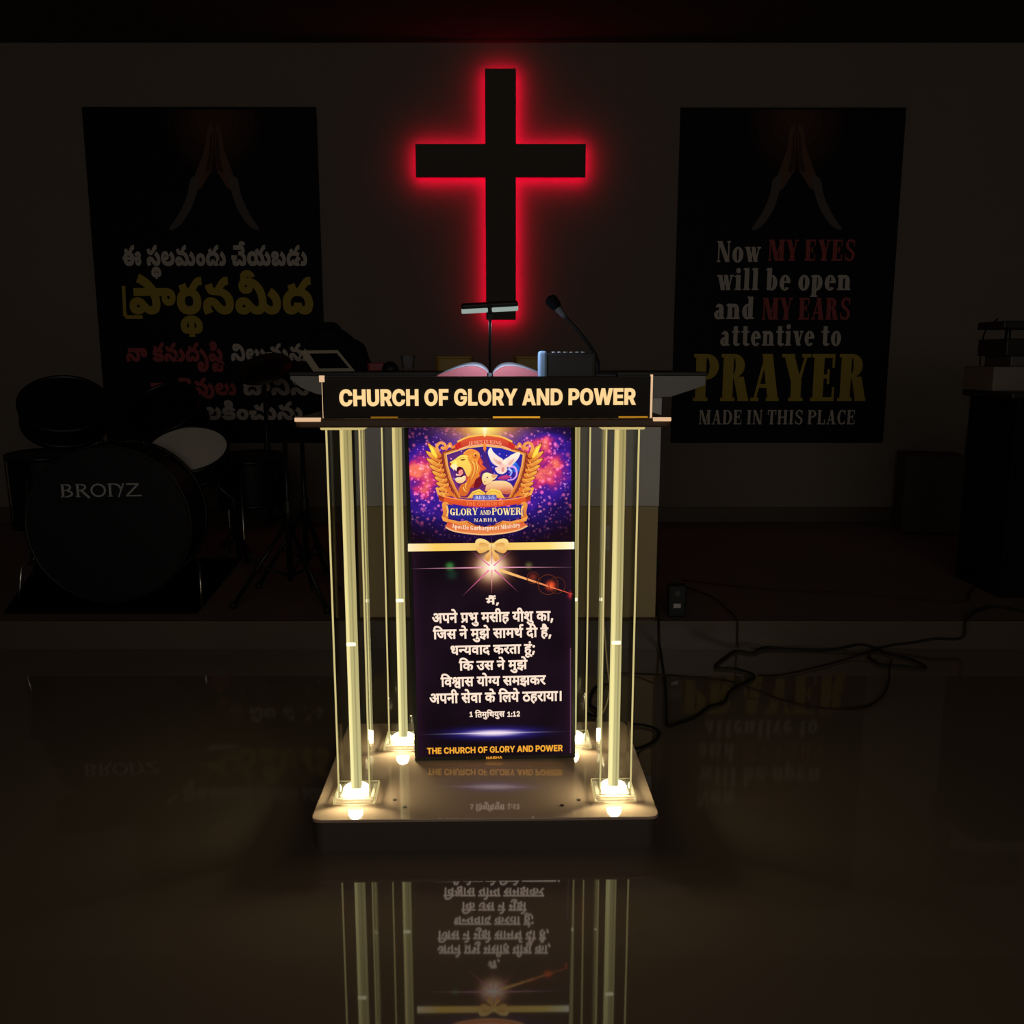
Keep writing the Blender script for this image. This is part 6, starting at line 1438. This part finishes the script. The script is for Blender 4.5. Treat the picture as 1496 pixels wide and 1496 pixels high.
for nm, lab, x in (('storage_tub', 'flat yellow tub on the counter behind the bible left page', -0.235), ('storage_tub', 'flat yellow tub on the counter behind the desk box', 0.085)):
    t_ = thing(nm, lab, 'tub', (x, PY + 0.20, CT), 0, 'yellow tubs on the counter')
    MB().prism(rounded(-0.075, 0.075, -0.05, 0.05, 0.02), 0.0, 0.052, axis='z', bev=0.004).build('body', M['yellow'], t_)
    MB().prism(rounded(-0.079, 0.079, -0.054, 0.054, 0.022), 0.050, 0.060, axis='z', bev=0.003).build('lid', M['yellow'], t_)

# ------------------------------------------------------------------ drum kit on the left of the stage
q = [at_z(6, 897, STAGE_Z), at_z(288, 897, STAGE_Z), at_z(352, 818, STAGE_Z), at_z(60, 818, STAGE_Z)]
tag(MB().prism([(p.x, p.y) for p in q], STAGE_Z, STAGE_Z + 0.008, axis='z').build('drum_mat', M['mat_rug']), 'black mat under the drum kit on the stage', 'mat')
FZ = STAGE_Z + 0.008
def drum(name, label, cat, center, axis, r, depth, lugs=8, head='black', group=None):
    """a drum whose front head faces along axis"""
    o = thing(name, label, cat, (0, 0, 0), 0, group)
    ax = Vector(axis).normalized()
    o.location = Vector(center)
    Mx = ax.to_track_quat('Z', 'Y').to_matrix().to_4x4()
    MB().lathe([(r, -depth), (r, 0.0)], n=48, M=Mx).build('shell', M['drum'], o)
    for h in (0.0, -depth):
        MB().lathe([(r + 0.001, h - 0.012), (r + 0.012, h - 0.012), (r + 0.012, h + 0.010), (r + 0.002, h + 0.010), (r + 0.001, h - 0.012)], n=48, M=Mx).build('hoop', M['black_metal'], o)
        MB().lathe([(0.0, h + (0.003 if h == 0 else -0.003)), (r + 0.002, h + (0.003 if h == 0 else -0.003))], n=48, M=Mx).build('head', M[head] if h == 0 else M['head'], o)
    for k in range(lugs):
        a = 2 * math.pi * (k + 0.5) / lugs
        p = Vector((math.cos(a) * (r + 0.009), math.sin(a) * (r + 0.009), 0))
        MB().tube([Mx @ (p + Vector((0, 0, 0.012))), Mx @ (p + Vector((0, 0, -depth - 0.012)))], 0.003, n=6).build('tension_rod', M['black_metal'], o)
    return o, Mx
BR = 0.325
bc = at_y(160, 768, 3.66)
bc.z = FZ + BR + 0.022
bd, Mb = drum('bass_drum', 'large black bass drum with grey lettering on its front head', 'drum', bc, (0.10, -1, 0.008), BR, 0.27, 10, 'drum')
# grey wordmark lettering on the front head
Yl = bc.y - 0.012
mb = MB()
def stroke(p, q, w):
    p, q = Vector(p), Vector(q)
    d_ = (q - p).normalized()
    n_ = Vector((-d_.y, d_.x)) * w / 2
    return [[tuple(p + n_), tuple(p - n_), tuple(q - n_), tuple(q + n_)]]
def arcs(cx_, cz_, rx, rz, a0, a1, w):
    n = 12
    o_ = [(cx_ + rx * math.cos(R(a0 + (a1 - a0) * k / n)), cz_ + rz * math.sin(R(a0 + (a1 - a0) * k / n))) for k in range(n + 1)]
    i_ = [(cx_ + (rx - w) * math.cos(R(a0 + (a1 - a0) * k / n)), cz_ + (rz - w) * math.sin(R(a0 + (a1 - a0) * k / n))) for k in range(n + 1)]
    return [o_ + i_[::-1]]
G = []
def bowl_letter(x, r):
    G.append(stroke((x, 0), (x, 1), 0.16)); G.append(stroke((x - 0.12, 0.97), (x + 0.1, 0.97), 0.07)); G.append(stroke((x - 0.14, 0.03), (x + 0.14, 0.03), 0.07))
    G.append(arcs(x + 0.25, 0.75, 0.30, 0.25, -90, 90, 0.12)); G.append(stroke((x, 0.97), (x + 0.26, 0.97), 0.07)); G.append(stroke((x, 0.52), (x + 0.28, 0.52), 0.07))
    if r: G.append(stroke((x + 0.22, 0.5), (x + 0.72, -0.08), 0.16))
    else: G.append(arcs(x + 0.28, 0.27, 0.36, 0.27, -90, 90, 0.13)); G.append(stroke((x, 0.03), (x + 0.3, 0.03), 0.07))
bowl_letter(0.1, False)
bowl_letter(1.05, True)
G.append(arcs(2.35, 0.5, 0.50, 0.53, 0, 360, 0.13))
G.append(stroke((3.10, 0), (3.10, 0.98), 0.15)); G.append(stroke((2.98, 0.97), (3.5, 0.97), 0.08)); G.append(arcs(3.42, 0.5, 0.44, 0.51, -10, 90, 0.13)); G.append(stroke((3.98, 1.0), (3.62, -0.05), 0.09)); G.append(stroke((2.95, 0.03), (3.25, 0.03), 0.07))
G.append(stroke((4.15, 0.95), (4.95, 0.95), 0.11)); G.append(stroke((4.92, 0.95), (4.15, 0.05), 0.13)); G.append(stroke((4.1, 0.05), (5.1, 0.05), 0.11))
(xa, za), (xb, _) = [(lambda p: (p.x, p.z))(at_y(px, 726, Yl)) for px in (91, 204)]
zt_ = at_y(148, 707, Yl).z
gl = fit(G, xa - bc.x, xb - bc.x, za - bc.z, zt_ - bc.z, 1)
letter(mb, gl, 0.0)
# lay the lettering on the head's plane
axb = Vector((0.10, -1, 0.008)).normalized()
mb.v = [(x, (-(axb.x * x + axb.z * z) + 0.0055) / axb.y, z) for x, y, z in mb.v]
mb.build('head_lettering', M['logo'], bd)
for s_ in (-1, 1):
    c0 = Vector((s_ * 0.30, 0.10, -0.14))
    MB().tube([c0, Vector((s_ * 0.375, -0.02, -BR - 0.012 + 0.16)), Vector((s_ * 0.382, -0.05, -BR - 0.016))], 0.006, n=8).build('spur', M['chrome'], bd)
for x_ in (-0.08, 0.10):
    MB().tube([(x_, 0.16, BR - 0.01), (x_, 0.16, BR + 0.02)], 0.012, n=10).build('tom_post', M['black_metal'], bd)
tc_ = at_y(93, 590, 3.84)
drum('tom_drum', 'black tom drum tilted back above the left side of the bass drum', 'drum', tc_, (0.25, -0.55, 0.75), 0.168, 0.09, 6, 'drum', 'toms above the bass drum')
tc_ = at_y(240, 596, 4.50)
drum('tom_drum', 'black tom drum above the right side of the bass drum in front of poster', 'drum', tc_, (-0.10, -0.62, 0.70), 0.17, 0.13, 6, 'drum', 'toms above the bass drum')
sc_ = at_y(274, 657, 4.15)
sn, Ms = drum('snare_drum', 'snare drum with pale skin tilted towards the lectern beside bass drum', 'drum', sc_, (0.06, -0.50, 0.87), 0.176, 0.085, 8, 'head')
MB().tube([Vector((0, 0.045, -0.075)), Vector((0.17, 0.10, -0.25)), Vector((0.18, 0.12, FZ - sc_.z + 0.06))], 0.012, n=10).build('stand_pole', M['black_metal'], sn)
for a in (90, 210, 330):
    MB().tube([Vector((0.18, 0.12, FZ - sc_.z + 0.20)), Vector((0.18 + 0.14 * math.cos(R(a)), 0.12 + 0.14 * math.sin(R(a)), FZ - sc_.z + 0.008))], 0.007, n=8).build('stand_leg', M['black_metal'], sn)
fc = at_y(366, 668, 4.62)
ft, Mf = drum('floor_tom', 'black floor tom standing behind the snare drum', 'drum', fc, (0.0, -0.08, 1.0), 0.165, 0.23, 6, 'drum')
for a in (30, 150, 270):
    c_, s2 = math.cos(R(a)), math.sin(R(a))
    MB().tube([(0.182 * c_, 0.182 * s2, -0.05), (0.182 * c_, 0.182 * s2, -0.40), (0.20 * c_, 0.20 * s2, STAGE_Z - fc.z + 0.006)], 0.006, n=8).build('leg', M['chrome'], ft)
fc = at_y(66, 664, 4.28)
f2, Mf = drum('floor_tom', 'black floor tom at the far left behind the bass drum', 'drum', fc, (0.0, -0.05, 1.0), 0.165, 0.33, 6, 'drum')
for a in (30, 150, 270):
    c_, s2 = math.cos(R(a)), math.sin(R(a))
    MB().tube([(0.182 * c_, 0.182 * s2, -0.10), (0.182 * c_, 0.182 * s2, -0.46), (0.20 * c_, 0.20 * s2, FZ - fc.z + 0.006)], 0.006, n=8).build('leg', M['chrome'], f2)
def tripod(name, label, cat, px, py_top, y, spread, cym=None, group=None):
    b0 = at_y(px, py_top, y)
    o = thing(name, label, cat, (b0.x, y, STAGE_Z), 0, group)
    H = b0.z - STAGE_Z
    MB().tube([(0, 0, 0.10), (0, 0, H)], [0.013, 0.010], n=10).build('pole', M['black_metal'], o)
    MB().cyl((0, 0, H * 0.52), (0, 0, H * 0.52 + 0.05), 0.019, n=12).build('clamp', M['black'], o)
    for a in (200, 320, 80):
        e_ = Vector((spread * math.cos(R(a)), spread * math.sin(R(a)), 0.012))
        MB().tube([Vector((0, 0, 0.36)), e_], 0.009, n=8).build('leg', M['black_metal'], o)
        MB().tube([Vector((0, 0, 0.12)), e_ * 0.55 + Vector((0, 0, 0.17))], 0.006, n=6).build('leg_brace', M['black_metal'], o)
        MB().lathe([(0.0, 0.016), (0.014, 0.014), (0.014, -0.012), (0.0, -0.012)], n=12).build('rubber_foot', M['rubber'], o, e_)
    if cym:
        tilt, r = cym
        Mx = Matrix.Translation((0, 0, H)) @ Matrix.Rotation(R(tilt[0]), 4, 'X') @ Matrix.Rotation(R(tilt[1]), 4, 'Y')
        MB().lathe([(0.0, 0.030), (0.03, 0.028), (0.05, 0.012), (r * 0.5, 0.006), (r, -0.012), (r, -0.014), (r * 0.5, 0.003), (0.05, 0.009), (0.0, 0.026)], n=40, M=Mx).build('cymbal', mat('dark_bronze_cymbal', (0.030, 0.024, 0.016), 0.45, metal=0.6, var=0.2), o)
        MB().lathe([(0.0, 0.055), (0.010, 0.055), (0.012, 0.028), (0.0, 0.028)], n=12, M=Mx).build('wing_nut', M['black'], o)
    return o
tripod('cymbal_stand', 'dark cymbal on tripod stand in front of the Telugu poster', 'cymbal stand', 385, 536, 5.0, 0.26, ((34, -6), 0.155))
tripod('hi_hat_stand', 'bare black tripod stand nearest to the counter left of lectern', 'stand', 415, 622, 3.72, 0.24)
tripod('microphone_stand', 'thin black tripod stand just behind the bare stand by the counter', 'stand', 441, 640, 4.05, 0.22)

# ------------------------------------------------------------------ right of the stage
pa = at_y(1462, 850, 3.80)
spk = thing('loudspeaker', 'tall black loudspeaker cabinet at the right edge of the stage', 'loudspeaker', (pa.x + 0.20, 3.80, STAGE_Z))
SH = at_y(1485, 582, 3.80).z - STAGE_Z
MB().box((-0.20, 0.0, 0.0), (0.20, 0.40, SH), bev=0.004).build('cabinet', M['cloth'], spk)
MB().box((-0.185, -0.008, 0.05), (0.185, 0.002, SH - 0.05), bev=0.003).build('grille', M['cloth'], spk)
for x_ in (-0.15, 0.15):
    for y_ in (0.05, 0.35):
        MB().cyl((x_, y_, -0.0), (x_, y_, 0.010), 0.02, n=12).build('foot', M['rubber'], spk)
tz = STAGE_Z + SH
tag(MB().box((-0.26, -0.06, 0.0), (0.26, 0.36, 0.028), bev=0.006).build('tray', M['black'], None, (pa.x + 0.20, 3.80, tz)), 'thin black tray lying on top of the tall loudspeaker', 'tray')
wb_ = at_y(1460, 552, 3.85)
tag(MB().box((-0.02, 0.0, 0.0), (0.32, 0.26, 0.105), bev=0.006).build('amplifier', mat('pale_grey_case', (0.22, 0.19, 0.16), 0.6, var=0.08), None, (wb_.x, 3.86, tz + 0.028)), 'pale grey case stacked on the tray at right edge', 'amplifier')
bx_ = thing('mixer_unit', 'black equipment box stacked on the pale grey case', 'mixer', (wb_.x + 0.06, 3.88, tz + 0.133))
MB().box((0.0, 0.0, 0.0), (0.24, 0.22, 0.045), bev=0.004).build('lower_case', M['grey_plastic'], bx_)
MB().box((-0.035, -0.02, 0.045), (0.26, 0.22, 0.118), bev=0.004).build('body', M['black'], bx_)
MB().box((-0.055, -0.02, 0.160), (0.26, 0.20, 0.192), bev=0.004).build('raised_panel', M['black'], bx_)
for x_ in (0.03, 0.2):
    MB().cyl((x_, 0.10, 0.117), (x_, 0.10, 0.161), 0.012, n=10).build('support', M['black_metal'], bx_)
wood = at_y(1352, 780, 5.30)
cj = thing('wooden_box', 'dark brown wooden box standing against the wall below English poster', 'box', (wood.x, 5.24, STAGE_Z), R(-14))
MB().box((-0.165, 0.0, 0.012), (0.165, 0.30, 0.475), bev=0.006).build('body', M['brown'], cj)
MB().box((-0.165, -0.006, 0.012), (0.165, 0.001, 0.475), bev=0.003).build('front_plate', M['brown_dark'], cj)
for x_ in (-0.13, 0.13):
    for y_ in (0.03, 0.27):
        MB().cyl((x_, y_, 0.0), (x_, y_, 0.014), 0.018, n=12).build('foot', M['rubber'], cj)
ps = at_z(989, 902, STAGE_Z)
pw = thing('power_adapter', 'small dark power adapter box with white label at stage edge', 'power adapter', (ps.x, max(ps.y, STAGE_Y + 0.04), STAGE_Z))
MB().box((-0.035, 0.0, 0.0), (0.036, 0.05, 0.132), bev=0.006).build('case', mat('dark_teal_plastic', (0.010, 0.016, 0.020), 0.5, var=0.2), pw)
MB().box((-0.016, -0.0012, 0.040), (0.014, 0.001, 0.058), bev=0.0004).build('label_sticker', M['white_plastic'], pw)
MB().cyl((0.0, -0.002, 0.10), (0.0, 0.002, 0.10), 0.012, n=16).build('socket', M['grey_plastic'], pw)
up_ = thing('plug', 'small black plug standing behind the power adapter', 'plug', (ps.x + 0.01, 4.15, STAGE_Z))
MB().box((-0.022, 0, 0.0), (0.022, 0.03, 0.092), bev=0.006).build('body', M['black'], up_)
MB().tube([(0, 0.015, 0.09), (0, 0.015, 0.11)], 0.006, n=8).build('strain_relief', M['rubber'], up_)

# ------------------------------------------------------------------ cables
def cable(name, label, pts, r, m, k=5):
    tag(MB().tube(spline(pts, k), r, n=8).build(name, M[m]), label, 'cable')
def C8(a, b): return (900 + a / 2.51, 860 + b / 2.51)
def fl(a, b, z=0.006):
    p = at_z(*C8(a, b), z)
    return p if p.y < STAGE_Y - 0.014 else at_y(*C8(a, b), STAGE_Y - 0.012)      # lies up against the stage front
def sg(px, py, z=STAGE_Z + 0.007): return at_z(px, py, z)
edge = lambda px: at_y(px, 905, STAGE_Y - 0.006)
e0 = at_y(962, 905, STAGE_Y)
cable('black_cable', 'long black cable dropping off the stage and crossing the floor rightwards',
      [sg(958, 884), Vector((e0.x, STAGE_Y + 0.004, STAGE_Z + 0.009)), Vector((e0.x, STAGE_Y - 0.008, STAGE_Z - 0.006)), Vector((e0.x + 0.004, STAGE_Y - 0.012, 0.03)), fl(165, 240), fl(180, 360), fl(183, 470), fl(190, 503), fl(230, 492), fl(290, 470), fl(340, 432), fl(395, 416), fl(415, 378), fl(460, 350), fl(508, 320), fl(440, 294), fl(362, 288), fl(400, 252), fl(440, 228), fl(500, 235), fl(545, 216), fl(640, 222), fl(790, 225), fl(890, 205), fl(945, 216), fl(1000, 240), fl(1080, 258), fl(1138, 290), fl(1045, 284), fl(965, 276), fl(925, 245), fl(945, 226), fl(1010, 208, 0.016), fl(1090, 198), fl(1170, 184), Vector((at_y(*C8(1270, 118), STAGE_Y).x, STAGE_Y - 0.012, 0.05)), Vector((at_y(*C8(1290, 112), STAGE_Y).x, STAGE_Y + 0.004, STAGE_Z + 0.009)), sg(*C8(1380, 66)), sg(*C8(1500, 84))], 0.0048, 'rubber', 4)
cable('brown_cable', 'thin brown cable looping over the floor right of the lectern',
      [fl(-40, 308), fl(70, 311), fl(168, 316, 0.020), fl(240, 320), fl(400, 336), fl(450, 350, 0.021), fl(500, 366, 0.019), fl(560, 390), fl(620, 411), fl(740, 437), fl(900, 437), fl(975, 395), fl(1000, 340), fl(1002, 296, 0.018), fl(1010, 262, 0.006)], 0.0034, 'wire_brown')
cable('thin_cable', 'thin dark cable linking the two loops on the floor',
      [fl(520, 318, 0.019), fl(580, 318), fl(640, 310), fl(760, 282), fl(860, 254), fl(915, 238, 0.017), fl(960, 225, 0.019)], 0.0034, 'wire_brown')
cable('looped_cable', 'short black cable looping off the right side of lectern base',
      [fl(20, 494), fl(70, 497), fl(120, 504), fl(152, 518), fl(158, 534), fl(138, 560), fl(86, 584), at_z(926, 1092, 0.03)], 0.0042, 'rubber')
cable('stage_wire', 'dark wire lying straight across the stage right of counter',
      [sg(998, 848), sg(1060, 855), sg(1127, 861), sg(1270, 869), sg(1400, 880), sg(1416, 868), sg(1426, 856)], 0.0034, 'wire_red')
s1 = at_y(1077, 905, STAGE_Y)
cable('hanging_wire', 'thin brown wire from the power adapter hanging over the stage edge',
      [sg(1004, 858), sg(1040, 872), sg(1066, 893), Vector((s1.x, STAGE_Y + 0.004, STAGE_Z + 0.006)), Vector((s1.x, STAGE_Y - 0.007, STAGE_Z - 0.006)), Vector((s1.x + 0.002, STAGE_Y - 0.010, 0.03)), fl(447, 216)], 0.0030, 'wire_brown')
lp0 = matrix_of(LEC)
pcw = [at_y(886, 955, 2.62), at_y(889, 985, 2.60), at_y(891, 1008, 2.58), at_y(884, 1035, 2.57), at_y(872, 1052, 2.56)]
cable('pale_wire', 'pale wire hanging behind the right rear glowing column',
      [at_y(880, 880, 2.60)] + pcw + [at_z(866, 1062, 0.006)], 0.0028, 'wire_pale')
cable('coiled_cable', 'dark cable on the floor just behind the lectern base',
      [at_z(855, 1040, 0.007), at_z(868, 1046, 0.007), at_z(874, 1038, 0.007), at_z(862, 1028, 0.007), at_z(870, 1004, 0.007), at_z(905, 998, 0.007)], 0.005, 'rubber')
for lab, P_ in (('outermost dark red wire hanging down the wall at right', [(1457, 466, 4.16), (1437, 490, 4.6), (1431, 540, 5.3), (1428, 590, 5.55), (1416, 640, 5.62), (1410, 700, 5.62), (1413, 752, 5.63)]),
                ('middle dark red wire hanging behind the tall loudspeaker', [(1462, 545, 4.2), (1453, 590, 4.6), (1446, 640, 5.0), (1438, 700, 5.25), (1432, 760, 5.35), (1430, 800, 5.02)]),
                ('innermost dark red wire dropping from the tray onto the stage', [(1466, 584, 4.26), (1456, 620, 4.45), (1448, 680, 4.6), (1442, 740, 4.68), (1438, 790, 4.7), (1436, 826, 4.62)])):
    pts = [at_y(*p) for p in P_]
    pts[-1].z = max(pts[-1].z, STAGE_Z + 0.006)
    cable('speaker_wire', lab, pts, 0.0045, 'wire_red')
